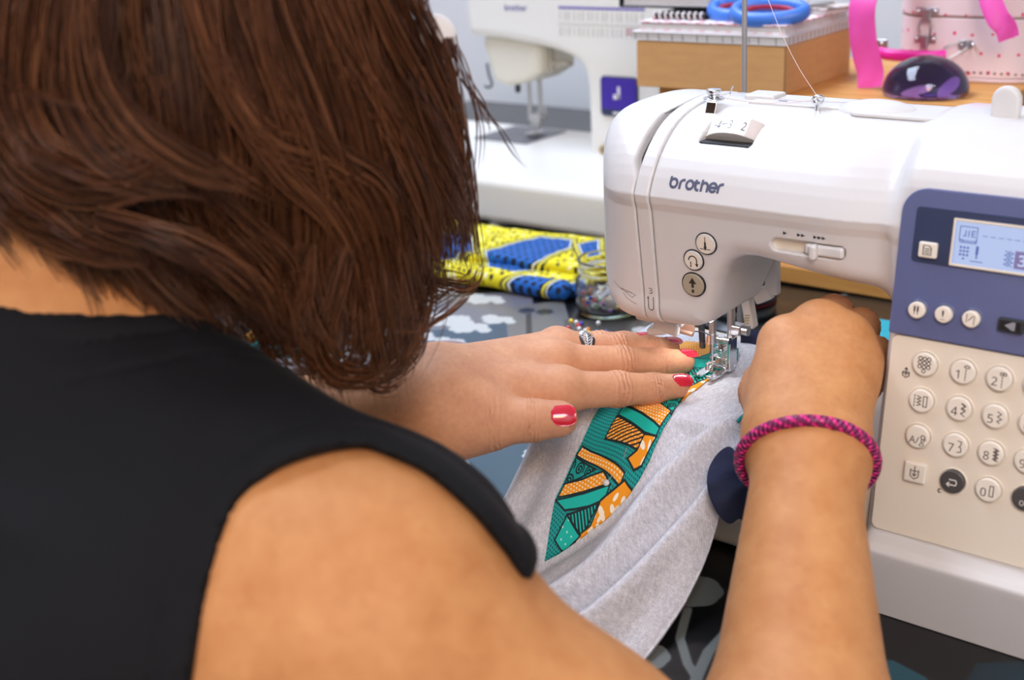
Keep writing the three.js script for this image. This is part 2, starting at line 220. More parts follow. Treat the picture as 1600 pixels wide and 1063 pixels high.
const armFront = dPoly([...curve2([[-0.055, 0.268], [-0.073, 0.248], [-0.083, 0.22], [-0.086, 0.195], [-0.083, 0.172], [-0.075, 0.153], [-0.062, 0.1385], [-0.046, 0.131], [-0.02, 0.1292], [0.01, 0.131]], 18), ...curve2([[0.0192, 0.1355], [0.0235, 0.151], [0.028, 0.166], [0.036, 0.1785], [0.047, 0.1835], [0.0629, 0.1825]], 8), [0.0943, 0.178], [0.1213, 0.175], [0.135, 0.168], [0.36, 0.168], [0.36, 0.30], [-0.02, 0.30]]); // (x, y)
const colFront = dPoly([[0.1365, -0.02], [0.1365, 0.262], [0.36, 0.262], [0.36, -0.02]]);
const colSide = dPoly([[-0.088, 0.0], ...curve2([[-0.088, 0.215], [-0.084, 0.238], [-0.07, 0.254], [-0.035, 0.2605], [0.0, 0.2595], [0.02, 0.257], [0.036, 0.2525], [0.049, 0.2455], [PANEL.z1 - 0.001, 0.236]], 16), [0.0781, 0.0475], [0.0865, 0.0455], [0.0905, 0.0425], [0.0902, 0.039], [0.0835, 0.0], [0.078, -0.0]]); // (z, y)
function fArm(x, y, z) {
  // the left end is rounded in plan, the head narrows toward the bottom of its rear
  const zs = z + 0.0068 * sstep(0.095, 0.15, x) * (z > 0 ? 1 : 0) * clamp(z / 0.03);
  const rear = smax(-z - 0.06 + Math.max(0, 0.19 - y) * 0.55, -z - 0.088, 0.01);
  let a = smax(armFront(x, y), armSide(zs, y) * 0.92, 0.014); if (x < 0.02) a = smax(a, plan(x, z), 0.016);
  return smax(a, x < 0.06 ? rear * 0.85 : -z - 0.088, 0.008);
}
const fCol = (x, y, z) => smax(colFront(x, y), colSide(z, y), 0.008);
function fBed(x, y, z) { const d = dBox(x, y, z, 0.117, 0.0405, -0.0085, 0.203, 0.0395, 0.0775, 0.009); return smax(d, dBox(x, y, z, 0.1, 0.04, -0.005, 0.3, 0.2, 0.084, 0.01), 0.004); }
const plan = dPoly([...curve2([[-0.014, 0.082], [-0.034, 0.067], [-0.05, 0.0495], [-0.062, 0.032], [-0.072, 0.012], [-0.08, -0.012], [-0.086, -0.04]], 16), [-0.088, -0.2], [0.5, -0.2], [0.5, 0.2], [0.0, 0.2]]); // (x, z)
const X_A = -0.0225, X_B = -0.0125;
const slotOpen = (y) => sstep(0.2225, 0.234, y) * (1 - sstep(0.2545, 0.259, y)) * 0.0042;
const dialHole = (x, y, z) => dBox(x, y, z, 0.0255, 0.2555, 0.03, 0.0165, 0.012, 0.0085, 0.0015);
const sliderHole = (x, y, z) => dBox(x, y, z, 0.0865, 0.196, 0.056, 0.0215, 0.0038, 0.006, 0.0036);
function fMain(x, y, z) {
  let d = smin(fArm(x, y, z), fCol(x, y, z), 0.013);
  if (x < 0.06) d = smax(d, X_B + 0.0006 - x, 0.0016);
  if (y > 0.23 && x < 0.06) d = smax(d, -dialHole(x, y, z), 0.001);
  if (z > 0.03 && x > 0.05 && x < 0.12) d = smax(d, -sliderHole(x, y, z), 0.0012);
  return x > 0.29 ? smax(d, x - 0.331, 0.012) : d;
}
const machine = thing('sewing_machine', 'white computerised sewing machine with slate display panel and number keys, in use', 'sewing machine');
part('arm_housing', nets(fMain, [-0.016, -0.002, -0.094], [0.34, 0.275, 0.096], 0.0015), white, machine);
part('head_cover', nets((x, y, z) => smax(fArm(x, y, z), x - X_A + 0.0006 + slotOpen(y) * (z > -0.02 ? 1 : 0), 0.0018), [-0.092, 0.112, -0.094], [-0.018, 0.27, 0.072], 0.0013), white, machine);
part('thread_path_cover', nets((x, y, z) => smax(smax(fArm(x, y, z) - 0.0002, x - X_B, 0.0016), X_A - x, 0.0016), [-0.027, 0.112, -0.094], [-0.008, 0.27, 0.072], 0.0011), white, machine);
part('inner_frame', nets((x, y, z) => smax(fArm(x, y, z) + 0.006, Math.abs(x + 0.01) - 0.035, 0.001), [-0.05, 0.115, -0.09], [0.03, 0.262, 0.07], 0.003), darkIron, machine);
part('bed', nets(fBed, [-0.09, -0.002, -0.095], [0.345, 0.085, 0.086], 0.0024), cream, machine);
// needle plate
part('needle_plate', plate(rrect(-0.03, -0.03, 0.07, 0.05, 0.003), 0.0012, 0.0003).rotateX(-Math.PI / 2).translate(0, 0.0798, 0), steel, machine);
// panel: everything on the sloping front lies in a frame whose origin is the foot of the panel
const panel = new THREE.Group(); panel.name = 'front_panel'; panel.position.set(0, PANEL.y0, PANEL.z0); panel.rotation.x = -panelTilt; machine.add(panel);
part('keypad_plate', plate(rrect(0.1406, 0.0203, 0.19, 0.1102, 0.004), 0.0016, 0.0006), cream, panel);
part('display_panel', plate(rrect(0.1388, 0.1312, 0.19, 0.0775, [0.001, 0.001, 0.012, 0.013]), 0.003, 0.0009), slate, panel);
part('display_window', plate(rrect(0.1468, 0.1708, 0.17, 0.0285, 0.0022), 0.0008, 0.0002).translate(0, 0, 0.0028), slateDark, panel);
{ const bez = rrect(0.1662, 0.1715, 0.09, 0.0242, 0.0006); bez.holes.push(rrect(0.1674, 0.1728, 0.0876, 0.0216, 0.0004)); part('display_bezel', plate(bez, 0.0012, 0.0003).translate(0, 0, 0.0034), cream, panel); }
const lcdTex = canvasTex(1024, 256, (c, W, H) => {
  c.fillStyle = '#b9c9f0'; c.fillRect(0, 0, W, H); const g = c.createLinearGradient(0, 0, 0, H); c.fillStyle = '#a9bdf0'; c.fillRect(0, 0, 10, H);
  c.strokeStyle = c.fillStyle = '#5a6db0'; c.lineWidth = 5; const S = W / 0.0876, X = (u) => (u - 0.1674) * S;
  c.strokeRect(X(0.1698), 28, 100, 84); c.beginPath(); c.arc(X(0.1698) + 14, 116, 9, 0, 7); c.stroke(); c.lineWidth = 6; c.beginPath(); c.moveTo(X(0.1698) + 20, 84); c.lineTo(X(0.1698) + 34, 84); c.lineTo(X(0.1698) + 34, 50); c.moveTo(X(0.1698) + 52, 48); c.lineTo(X(0.1698) + 52, 88); c.moveTo(X(0.1698) + 92, 52); c.lineTo(X(0.1698) + 70, 52); c.lineTo(X(0.1698) + 70, 84); c.lineTo(X(0.1698) + 92, 84); c.moveTo(X(0.1698) + 72, 68); c.lineTo(X(0.1698) + 88, 68); c.moveTo(X(0.1698) + 20, 122); c.lineTo(X(0.1698) + 98, 122); c.lineTo(X(0.1698) + 98, 100); c.stroke();
  c.setLineDash([30, 15]); c.lineWidth = 4; c.beginPath(); c.moveTo(X(0.181), 72); c.lineTo(W, 72); c.stroke(); c.setLineDash([]);
  for (let i = 0; i < 3; i++) for (let j = 0; j < 3; j++) c.fillRect(X(0.1706) + i * 20, 146 + j * 22, 13, 13); c.fillRect(X(0.1706) + 20, 214, 13, 10);
  c.fillRect(X(0.1785), 136, 16, 50); c.fillRect(X(0.1785) + 4, 186, 8, 26); c.fillRect(X(0.1785) - 26, 226, 72, 5);
  c.lineWidth = 5; for (const o of [0, 22]) { c.beginPath(); for (let k = 0; k < 8; k++) c.lineTo(X(0.1926) + o + (k % 2) * 26, 140 + k * 13); c.stroke(); }
  c.fillStyle = '#8477a8'; c.fillRect(X(0.1974), 134, 84, 104); c.fillStyle = '#c9d4f5'; c.font = 'bold 92px sans-serif'; c.fillText('3', X(0.1974) + 18, 220); c.fillStyle = '#5a6db0'; c.fillText('.5', X(0.1974) + 90, 220);
});
part('display_screen', box(0.0876, 0.0216, 0.0006, 0.2112, 0.1836, 0.0037, 0.0001), std({ color: 0x111111, roughness: 0.2 }), panel);
part('screen_image', new THREE.PlaneGeometry(0.0876, 0.0216).translate(0.2112, 0.1836, 0.00408), std({ color: lin(0.12, 0.12, 0.12), map: lcdTex, emissive: 0xffffff, emissiveMap: lcdTex, emissiveIntensity: 0.8, roughness: 0.25 }), panel);
// printed key faces: one sheet of symbols, each key's disc shows one cell of it
const cells = 6, symTex = canvasTex(1536, 1536, (c, W) => {
  c.fillStyle = '#ebe1cf'; c.fillRect(0, 0, W, W); const s = W / cells; let at = 0;
  const cell = (fn, bg, ink = '#2b2828') => { const x = (at % cells) * s, y = Math.floor(at / cells) * s; at++; c.save(); c.beginPath(); c.rect(x, y, s, s); c.clip(); c.translate(x + s / 2, y + s / 2); c.scale(s / 2, s / 2); if (bg) { c.fillStyle = bg; c.fillRect(-1, -1, 2, 2); } c.fillStyle = c.strokeStyle = ink; c.lineWidth = 0.07; c.lineCap = 'round'; c.lineJoin = 'round'; fn(); c.restore(); };
  const line = (...p) => { c.beginPath(); for (let i = 0; i < p.length; i += 2) c.lineTo(p[i], p[i + 1]); c.stroke(); };
  const circ = (x, y, r) => { c.beginPath(); c.arc(x, y, r, 0, 7); c.stroke(); };
  const num = (n, x = -0.3) => { c.font = '0.95px sans-serif'; c.textAlign = 'center'; c.textBaseline = 'middle'; c.fillText(n, x, 0.03); };
  const dash = (x, y0, y1) => { c.setLineDash([0.14, 0.12]); line(x, y0, x, y1); c.setLineDash([]); };
  const zig = (x, y0, y1, n, w) => { const p = []; for (let k = 0; k <= n; k++) p.push(x + (k % 2 ? w : 0), lerp(y0, y1, k / n)); line(...p); };
  cell(() => { for (let j = 0; j < 4; j++) for (let i = 0; i < (j === 3 ? 1 : 3); i++) circ((i - (j === 3 ? 0 : 1)) * 0.34 + (j % 2 ? 0.0 : 0.0), -0.5 + j * 0.33, 0.14); });          // 0 dots
  cell(() => { num('1'); dash(0.25, -0.25, 0.6); c.beginPath(); c.ellipse(0.32, -0.48, 0.2, 0.1, 0, 0, 7); c.stroke(); });                                                // 1
  cell(() => { num('2'); dash(0.25, -0.25, 0.6); circ(0.18, -0.46, 0.11); circ(0.42, -0.46, 0.11); });                                                                      // 2
  cell(() => { dash(-0.5, -0.45, 0.5); zig(-0.3, -0.42, 0.4, 6, 0.32); c.strokeRect(0.2, -0.45, 0.28, 0.85); });                                                               // 3 stitches
  cell(() => { num('4'); zig(0.2, -0.5, 0.5, 5, 0.3); zig(0.28, -0.5, 0, 3, 0.26); });                                                                                        // 4
  cell(() => { num('5'); line(0.2, -0.45, 0.5, -0.3, 0.22, -0.05, 0.55, 0.1, 0.22, 0.3, 0.4, 0.45); });                                                                       // 5
  cell(() => { c.font = '0.8px sans-serif'; c.textAlign = 'center'; c.textBaseline = 'middle'; c.fillText('A/', -0.22, 0.04); c.font = 'italic 0.8px serif'; c.fillText('g', 0.42, 0); circ(0.46, -0.06, 0.16); }); // 6 letters
  cell(() => { num('7'); line(0.2, -0.45, 0.48, -0.4, 0.42, -0.05, 0.3, 0.02, 0.48, 0.1, 0.5, 0.42, 0.22, 0.5); });                                                                // 7
  cell(() => { num('8'); zig(0.2, -0.5, 0.5, 7, 0.24); zig(0.36, -0.5, 0.5, 7, 0.24); });                                                                                         // 8
  cell(() => { c.lineWidth = 0.08; line(-0.35, -0.3, -0.35, 0.3, 0, 0.55, 0.35, 0.3, 0.35, -0.3); line(-0.35, -0.18, 0.35, -0.18); line(0, -0.6, 0, 0.25); line(-0.18, 0.08, 0, 0.28, 0.18, 0.08); }); // 9 pocket
  cell(() => { c.lineWidth = 0.09; line(-0.2, -0.2, 0.3, -0.2, 0.38, 0, 0.3, 0.22, -0.35, 0.22); line(-0.2, 0.05, -0.38, 0.22, -0.2, 0.38); }, '#4a4745', '#e8e2d8');                // 10 return
  cell(() => { num('0', -0.32); c.strokeRect(0.15, -0.42, 0.28, 0.85); });                                                                                                    // 11
  cell(() => { c.font = '0.55px sans-serif'; c.textAlign = 'center'; c.textBaseline = 'middle'; c.fillText('OK', 0, 0.03); }, '#4a4745', '#e8e2d8');                                         // 12
  cell(() => { for (const x of [-0.18, 0.18]) { c.fillRect(x - 0.1, -0.5, 0.2, 0.6); c.fillRect(x - 0.04, 0.1, 0.08, 0.35); } });                                                 // 13 twin needle
  cell(() => { c.fillRect(-0.1, -0.5, 0.2, 0.55); c.fillRect(-0.04, 0.05, 0.08, 0.25); c.fillRect(-0.3, 0.5, 0.6, 0.06); });                                                       // 14 needle
  cell(() => { c.lineWidth = 0.1; dash(-0.4, -0.5, 0.35); line(-0.2, 0.15, 0.25, -0.4); dash(0.4, -0.4, 0.55); });                                                              // 15 pivot
  cell(() => { c.lineWidth = 0.1; line(-0.4, 0.5, -0.4, -0.5, 0.15, -0.5, 0.4, -0.25, 0.4, 0.5, -0.4, 0.5); for (const y of [-0.15, 0.08, 0.3]) line(-0.22, y, 0.22, y); });              // 16 page
  cell(() => { c.beginPath(); c.moveTo(-0.45, 0); c.lineTo(0.35, -0.45); c.lineTo(0.35, 0.45); c.fill(); }, '#0d0d0f', '#8f8f95');                                                // 17 arrow
  cell(() => { line(0, -0.62, 0, -0.2); c.fillRect(-0.09, -0.2, 0.18, 0.45); c.beginPath(); c.moveTo(-0.16, 0.2); c.lineTo(0.16, 0.2); c.lineTo(0, 0.55); c.fill(); line(-0.45, 0.42, 0.45, 0.42); });  // 18 needle position
  cell(() => { c.lineWidth = 0.11; c.beginPath(); c.arc(0, -0.05, 0.38, Math.PI, 0); c.stroke(); line(0.38, -0.05, 0.38, 0.4); c.beginPath(); c.moveTo(0.2, 0.25); c.lineTo(0.56, 0.25); c.lineTo(0.38, 0.55); c.fill(); dash(-0.2, 0.15, 0.6); }); // 19 reverse
  cell(() => { c.beginPath(); c.moveTo(0, -0.6); c.lineTo(0.32, -0.12); c.lineTo(0.1, -0.12); c.lineTo(0.1, 0.2); c.lineTo(-0.1, 0.2); c.lineTo(-0.1, -0.12); c.lineTo(-0.32, -0.12); c.fill(); c.fillRect(-0.1, 0.34, 0.2, 0.26); }, '#b0a58e', '#2b2828'); // 20 start
  cell(() => { num('3'); zig(0.2, -0.5, 0.5, 5, 0.3); }); // 21
  cell(() => { num('6'); zig(0.2, -0.5, 0.5, 5, 0.3); }); // 22
  cell(() => { num('9'); zig(0.2, -0.5, 0.5, 5, 0.3); }); // 23
});
const symMat = std({ map: symTex, roughness: 0.38 }), keyBody = std({ color: lin(0.83, 0.76, 0.64), roughness: 0.35 }), keyDark = std({ color: lin(0.07, 0.065, 0.062), roughness: 0.4 });
const cellUV = (g, k, R) => { const p = g.attributes.position, uv = g.attributes.uv; for (let i = 0; i < p.count; i++) uv.setXY(i, ((k % cells) + 0.5 + p.getX(i) / R / 2.1) / cells, 1 - (Math.floor(k / cells) + 0.5 - p.getY(i) / R / 2.1) / cells); return g; };
function keyAt(u, v, R, sym, parent, body = keyBody, hgt = 0.0028) {
  const k = new THREE.Group(); k.name = 'key'; k.position.set(u, v, 0.0012); parent.add(k);
  part('collar', lathe([[R + 0.0011, 0], [R + 0.0011, 0.0007], [R + 0.0004, 0.0009], [R + 0.0003, 0]], 36).rotateX(Math.PI / 2), cream, k);
  part('cap', lathe([[R, 0], [R, hgt - 0.0007], [R - 0.0003, hgt - 0.00025], [R - 0.001, hgt - 0.00002], [0, hgt]], 36).rotateX(Math.PI / 2), body, k);
  part('key_face', cellUV(new THREE.CircleGeometry(R - 0.0009, 32), sym, R).translate(0, 0, hgt + 0.00006), symMat, k);
  return k;
}
[[0.1600, 0.1176, 0], [0.1797, 0.1176, 1], [0.1978, 0.1176, 2], [0.2158, 0.1176, 21], [0.1605, 0.0979, 3], [0.1801, 0.0979, 4], [0.1982, 0.0979, 5], [0.2162, 0.0979, 22], [0.1609, 0.0781, 6], [0.1807, 0.0781, 7], [0.1987, 0.0781, 8], [0.2166, 0.0781, 23], [0.1998, 0.0583, 11]].forEach(([u, v, s]) => keyAt(u, v, 0.0063, s, panel));
keyAt(0.1815, 0.0580, 0.0063, 10, panel, keyDark); keyAt(0.2180, 0.0583, 0.0063, 12, panel, keyDark);
const squareKey = (u, v, w, h, sym, z, body = keyBody) => { const k = new THREE.Group(); k.name = 'key'; k.position.set(u, v, z); panel.add(k); part('cap', box(w, h, 0.003, 0, 0, 0.0012, 0.0011), body, k); part('key_face', cellUV(new THREE.PlaneGeometry(w - 0.003, h - 0.003), sym, w / 2).translate(0, 0, 0.00276), symMat, k); };
squareKey(0.1618, 0.0582, 0.0118, 0.0112, 9, 0.0016); squareKey(0.1553, 0.1779, 0.0095, 0.0082, 16, 0.0036); squareKey(0.2002, 0.146, 0.0125, 0.0072, 17, 0.003, darkIron);
for (const [u, s] of [[0.1532, 13], [0.1670, 14], [0.1808, 15]]) { const k = keyAt(u, 0.1461, 0.0044, s, panel, keyBody, 0.0034); k.position.z = 0.0028; k.children[0].material = slate; }
// small prints beside the keys
const smallTex = canvasTex(256, 128, (c) => { c.clearRect(0, 0, 256, 128); c.strokeStyle = c.fillStyle = '#2b2828'; c.lineWidth = 8; c.beginPath(); c.moveTo(34, 60); c.lineTo(34, 94); c.lineTo(64, 112); c.lineTo(94, 94); c.lineTo(94, 60); c.closePath(); c.moveTo(34, 74); c.lineTo(94, 74); c.moveTo(64, 98); c.lineTo(64, 22); c.moveTo(48, 42); c.lineTo(64, 20); c.lineTo(80, 42); c.stroke(); c.font = 'bold 90px sans-serif'; c.fillText('c', 166, 96); });
const sm = inkMat(smallTex); const smp = (u, v, w, u0) => { const g = new THREE.PlaneGeometry(w, w); const a = g.attributes.uv; for (let i = 0; i < 4; i++) a.setX(i, u0 + a.getX(i) * 0.5); return g.translate(u, v, 0.00172); };
part('printed_symbol', smp(0.1503, 0.1112, 0.0075, 0), sm, panel); part('printed_letter', smp(0.1752, 0.0513, 0.0062, 0.5), sm, panel);
// printing and buttons on the arm
const uX = V(1, 0, 0), uY = V(0, 1, 0), inZ = V(0, 0, -1);
const brandTex = canvasTex(1024, 320, (c) => { c.clearRect(0, 0, 1024, 320); c.strokeStyle = '#575a70'; c.lineWidth = 42; c.lineCap = 'butt'; c.lineJoin = 'round';
  const xh = 62, yb = 212; // six rounded letters of an even stroke
  const o = (x) => { c.beginPath(); c.ellipse(x, yb - xh, xh, xh, 0, 0, 7); c.stroke(); }, L = (...p) => { c.beginPath(); for (let i = 0; i < p.length; i += 2) c.lineTo(p[i], p[i + 1]); c.stroke(); };
  L(60, 52, 60, yb - xh); o(60 + xh); const r = (x) => { L(x, yb + 16, x, yb - xh); c.beginPath(); c.arc(x + 58, yb - xh, 58, Math.PI, 1.5 * Math.PI); c.lineTo(x + 84, yb - xh - 58); c.stroke(); };
  r(240); o(418); L(524, 62, 524, yb - 46); c.beginPath(); c.arc(570, yb - 46, 46, Math.PI, Math.PI / 2, true); c.lineTo(590, yb); c.stroke(); L(490, yb - 106, 590, yb - 106);
  L(634, 52, 634, yb + 16); c.beginPath(); c.arc(634 + 54, yb - 62, 54, Math.PI, 0); c.lineTo(742, yb + 16); c.stroke();
  c.beginPath(); c.arc(836, yb - xh, xh, 0.55, 2 * Math.PI - 0.05); c.lineTo(898, yb - xh + 4); c.lineTo(780, yb - xh + 4); c.stroke(); r(934); });
part('printed_name', printOn(fMain, [0.0168, 0.2252, 0.06], uX, V(0, 0.82, -0.57).normalize(), V(0, -0.4, -0.92).normalize(), 0.0365, 0.0132, 30, 10), inkMat(brandTex), machine);
const triTex = canvasTex(512, 64, (c) => { c.clearRect(0, 0, 512, 64); c.fillStyle = '#26242a'; for (const x of [30, 178, 222, 350, 394, 438]) { c.beginPath(); c.moveTo(x, 14); c.lineTo(x + 42, 32); c.lineTo(x, 50); c.fill(); } });
part('speed_marks', printOn(fMain, [0.0852, 0.2036, 0.06], uX, uY, inZ, 0.0285, 0.0036, 20, 3), inkMat(triTex), machine);
const uTex = canvasTex(256, 512, (c) => { c.clearRect(0, 0, 256, 512); c.fillStyle = c.strokeStyle = '#3a3633'; c.font = '150px sans-serif'; c.fillText('3', 92, 140); c.lineWidth = 15; c.beginPath(); c.moveTo(70, 200); c.lineTo(78, 400); c.arc(128, 400, 50, Math.PI, 0, true); c.lineTo(178, 200); c.stroke(); c.beginPath(); c.moveTo(50, 240); c.lineTo(70, 190); c.lineTo(92, 240); c.fill(); });
part('thread_mark', printOn((x, y, z) => fArm(x, y, z) - 0.0002, [-0.0172, 0.147, 0.05], uX, uY, inZ, 0.009, 0.018, 8, 10), inkMat(uTex), machine);
const diagTex = canvasTex(256, 256, (c) => { c.clearRect(0, 0, 256, 256); c.strokeStyle = '#8b7f7c'; c.lineWidth = 5; c.beginPath(); c.moveTo(10, 30); c.bezierCurveTo(60, 90, 120, 110, 200, 100); c.moveTo(90, 80); c.lineTo(200, 150); c.lineTo(230, 120); c.lineTo(150, 90); c.closePath(); c.moveTo(110, 120); c.bezierCurveTo(140, 180, 200, 190, 240, 210); c.stroke(); });
part('threading_diagram', printOn(fArm, [-0.0365, 0.1475, 0.045], uX, uY, inZ, 0.02, 0.017, 10, 10), inkMat(diagTex), machine);
function armButton(x, y, R, sym, body = keyBody) { // a round button lying on the sloping face
  let z = 0.07; for (let k = 0; k < 50; k++) z -= fMain(x, y, z) * 0.8; const k = new THREE.Group(); k.name = 'button'; k.position.set(x, y, z - 0.0006); k.rotation.x = 0.12; machine.add(k);
  part('collar', lathe([[R + 0.0009, 0], [R + 0.0009, 0.0009], [R + 0.0003, 0.0012], [R + 0.0002, 0]], 36).rotateX(Math.PI / 2), darkIron, k);
  part('cap', lathe([[R, 0], [R, 0.0016], [R - 0.0006, 0.0021], [0, 0.0021]], 36).rotateX(Math.PI / 2), body, k);
  part('button_face', cellUV(new THREE.CircleGeometry(R - 0.0006, 32), sym, R * 1.1).translate(0, 0, 0.00216), symMat, k);
}
armButton(0.0238, 0.1902, 0.0062, 18, white); armButton(0.0148, 0.1785, 0.0060, 19, white); armButton(0.0136, 0.1625, 0.0071, 20, std({ color: lin(0.42, 0.37, 0.27), roughness: 0.4 }));
// speed slider
part('slider_bed', box(0.043, 0.0072, 0.002, 0.0865, 0.196, 0.0512, 0.0008), cream, machine);
part('slider_cap', [box(0.0225, 0.0066, 0.0042, 0.0963, 0.196, 0.0548, 0.002)], white, machine);
part('slider_grip', box(0.0044, 0.0092, 0.006, 0.0914, 0.1955, 0.0582, 0.0021), white, machine);
// tension dial
{ const t = canvasTex(512, 128, (c) => { c.fillStyle = '#efece6'; c.fillRect(0, 0, 512, 128); c.fillStyle = c.strokeStyle = '#3b3a40'; c.lineWidth = 6; c.font = '84px sans-serif'; c.fillText('4', 96, 96); c.fillText('3', 226, 96); c.fillText('2', 368, 96); c.beginPath(); c.moveTo(152, 66); c.lineTo(214, 62); c.moveTo(60, 66); c.lineTo(84, 66); c.stroke(); });
  const cy = 0.229, cz = 0.025;
  const dial = new THREE.Group(); dial.name = 'tension_dial'; dial.position.set(0.0255, 0.2362, 0.0122); dial.rotation.set(0.75, 0, 0); machine.add(dial);
  part('wheel', xf(new THREE.CylinderGeometry(0.0262, 0.0262, 0.0125, 64), [0, 0, 0], [Math.PI / 2, 0, 0]), std({ color: 0xe8e4dc, roughness: 0.4 }), dial);
  const band = new THREE.PlaneGeometry(1, 1, 40, 1); { const p = band.attributes.position, nn = band.attributes.normal; for (let i = 0; i < p.count; i++) { const a = p.getX(i) * 1.15, z = p.getY(i); p.setXYZ(i, 0.0264 * Math.sin(a), 0.0264 * Math.cos(a), z * -0.0118); nn.setXYZ(i, Math.sin(a), Math.cos(a), 0); } const uv = band.attributes.uv; for (let i = 0; i < uv.count; i++) uv.setY(i, uv.getY(i)); }
  part('scale', band, std({ map: t, roughness: 0.4, side: THREE.DoubleSide }), dial);
  const rid = []; for (let k = 0; k < 14; k++) { const a = Math.PI / 2 - 0.4 - k * 0.03; rid.push(box(0.0007, 0.0004, 0.0118, 0.0263 * Math.cos(a), 0.0263 * Math.sin(a), 0, 0.0001, [0, 0, a - Math.PI / 2])); } part('ridges', rid, std({ color: 0xd8ccc4, roughness: 0.5 }), dial);
  part('dial_well', box(0.034, 0.004, 0.018, 0.0255, 0.2435, 0.029, 0.0005), darkIron, machine);
}
// bobbin winder guide, plate, lever and thread hooks on the top
part('bobbin_guide', [xf(lathe([[0, 0], [0.0062, 0], [0.0065, 0.0006], [0.0062, 0.0012], [0.004, 0.0016], [0.0032, 0.003], [0.0044, 0.0036], [0.0046, 0.0058], [0.0038, 0.0064], [0, 0.0066]], 28), [-0.0012, 0.2633, 0.002])], chrome, machine);
part('guide_clip', [box(0.0065, 0.0008, 0.011, 0.001, 0.2635, 0.005, 0.0003), box(0.0065, 0.0095, 0.0008, 0.0025, 0.259, 0.0125, 0.0003, [-0.35, 0, 0]), tube([[0.0052, 0.264, -0.001], [0.0072, 0.2665, -0.003], [0.0077, 0.2695, -0.0035], [0.0082, 0.2712, -0.004]], 0.0006, 14, 6)], chrome, machine);
part('top_cover', [box(0.062, 0.0016, 0.03, 0.047, 0.2608, -0.024, 0.0007), box(0.02, 0.004, 0.018, 0.018, 0.2618, -0.028, 0.0016)], white, machine);
const topTex = canvasTex(512, 128, (c) => { c.clearRect(0, 0, 512, 128); c.strokeStyle = '#b97f86'; c.lineWidth = 4; c.beginPath(); c.moveTo(20, 80); c.bezierCurveTo(120, 20, 200, 110, 300, 60); c.lineTo(480, 40); c.stroke(); c.fillStyle = '#c2405a'; c.fillRect(300, 70, 40, 12); c.fillStyle = '#556'; c.fillRect(120, 84, 50, 14); });
part('top_diagram', new THREE.PlaneGeometry(0.056, 0.022).rotateX(-Math.PI / 2).translate(0.047, 0.26168, -0.022), inkMat(topTex), machine);
part('thread_hook', [rod([0.062, 0.259, -0.006], [0.062, 0.2645, -0.006], 0.0018, 0.0016), xf(new THREE.TorusGeometry(0.0028, 0.0011, 10, 24), [0.062, 0.266, -0.006], [0.7, 0.5, 0]), ball(0.0022, 0.0615, 0.265, -0.0045)], chrome, machine);
part('spool_lid', [plate(rrect(0.083, 0, 0.16, 0.036, 0.006), 0.0022, 0.0008).rotateX(-Math.PI / 2).translate(0, 0.2595, 0.002)], white, machine);
part('lid_dome', nets((x, y, z) => { const k = Math.hypot((x - 0.094) / 0.024, (y - 0.2585) / 0.008, (z + 0.016) / 0.016); return (k - 1) * 0.008; }, [0.068, 0.25, -0.034], [0.12, 0.268, 0.002], 0.0014, { lip: 3 }), white, machine);
part('lid_tab', plate(rrect(-0.0075, 0, 0.015, 0.0195, [0.002, 0.002, 0.0074, 0.0074]), 0.006, 0.0018, 16).translate(0.166, 0.2598, -0.014), white, machine);
part('vent_marks', box(0.05, 0.0004, 0.0012, 0.18, 0.2612, 0.008, 0.0001), cream, machine);
// under the head: needle, bars, foot, levers, lamp
part('sewing_lamp', box(LIGHTS.led.w, 0.003, LIGHTS.led.d, LIGHTS.led.at[0], LIGHTS.led.at[1] + 0.0022, LIGHTS.led.at[2], 0.0006), std({ color: 0xffffff, emissive: LIGHTS.led.color, emissiveIntensity: LIGHTS.led.glow, roughness: 0.5 }), machine);
{ const a = new THREE.RectAreaLight(LIGHTS.led.color, LIGHTS.led.power, LIGHTS.led.w, LIGHTS.led.d); a.position.set(...LIGHTS.led.at); a.rotation.x = -Math.PI / 2; a.castShadow = true; machine.add(a); }
part('presser_bar', rod([0.009, 0.102, -0.006], [0.009, 0.15, -0.006], 0.0026, 0.0026, 20), steel, machine);
part('needle_bar', rod([0, 0.108, 0.002], [0, 0.15, 0.002], 0.0024, 0.0024, 20), steel, machine);
part('needle', [rod([0, 0.095, 0.002], [0, 0.109, 0.002], 0.0009, 0.0009, 10), rod([0, 0.0835, 0.002], [0, 0.095, 0.002], 0.00042, 0.00055, 8)], chrome, machine);
part('needle_clamp', [rod([0, 0.1065, 0.002], [0, 0.1125, 0.002], 0.0036, 0.0036, 20), rod([0.003, 0.1095, 0.002], [0.009, 0.1095, 0.002], 0.0015, 0.0015, 12), rod([0.008, 0.1095, 0.002], [0.0125, 0.1095, 0.002], 0.0024, 0.0024, 16)], chrome, machine);
const foot = new THREE.Group(); foot.name = 'presser_foot'; machine.add(foot);
part('shank', [box(0.0175, 0.0042, 0.0085, 0.0028, 0.1072, -0.004, 0.0009), box(0.0026, 0.0225, 0.0095, 0.0107, 0.0985, -0.0045, 0.0007), box(0.0085, 0.0125, 0.005, 0.0045, 0.0985, -0.0068, 0.0012), box(0.0062, 0.003, 0.006, 0.003, 0.1005, -0.002, 0.0008), box(0.0022, 0.006, 0.0075, -0.0045, 0.1065, -0.003, 0.0006)], chrome, foot);
part('shank_screw', [box(0.0082, 0.0068, 0.0085, 0.0125, 0.1148, -0.008, 0.0012), rod([0.0165, 0.1148, -0.008], [0.0205, 0.1148, -0.008], 0.0034, 0.0034, 22), box(0.0012, 0.0058, 0.001, 0.0207, 0.1148, -0.008, 0.0002)], steel, foot);
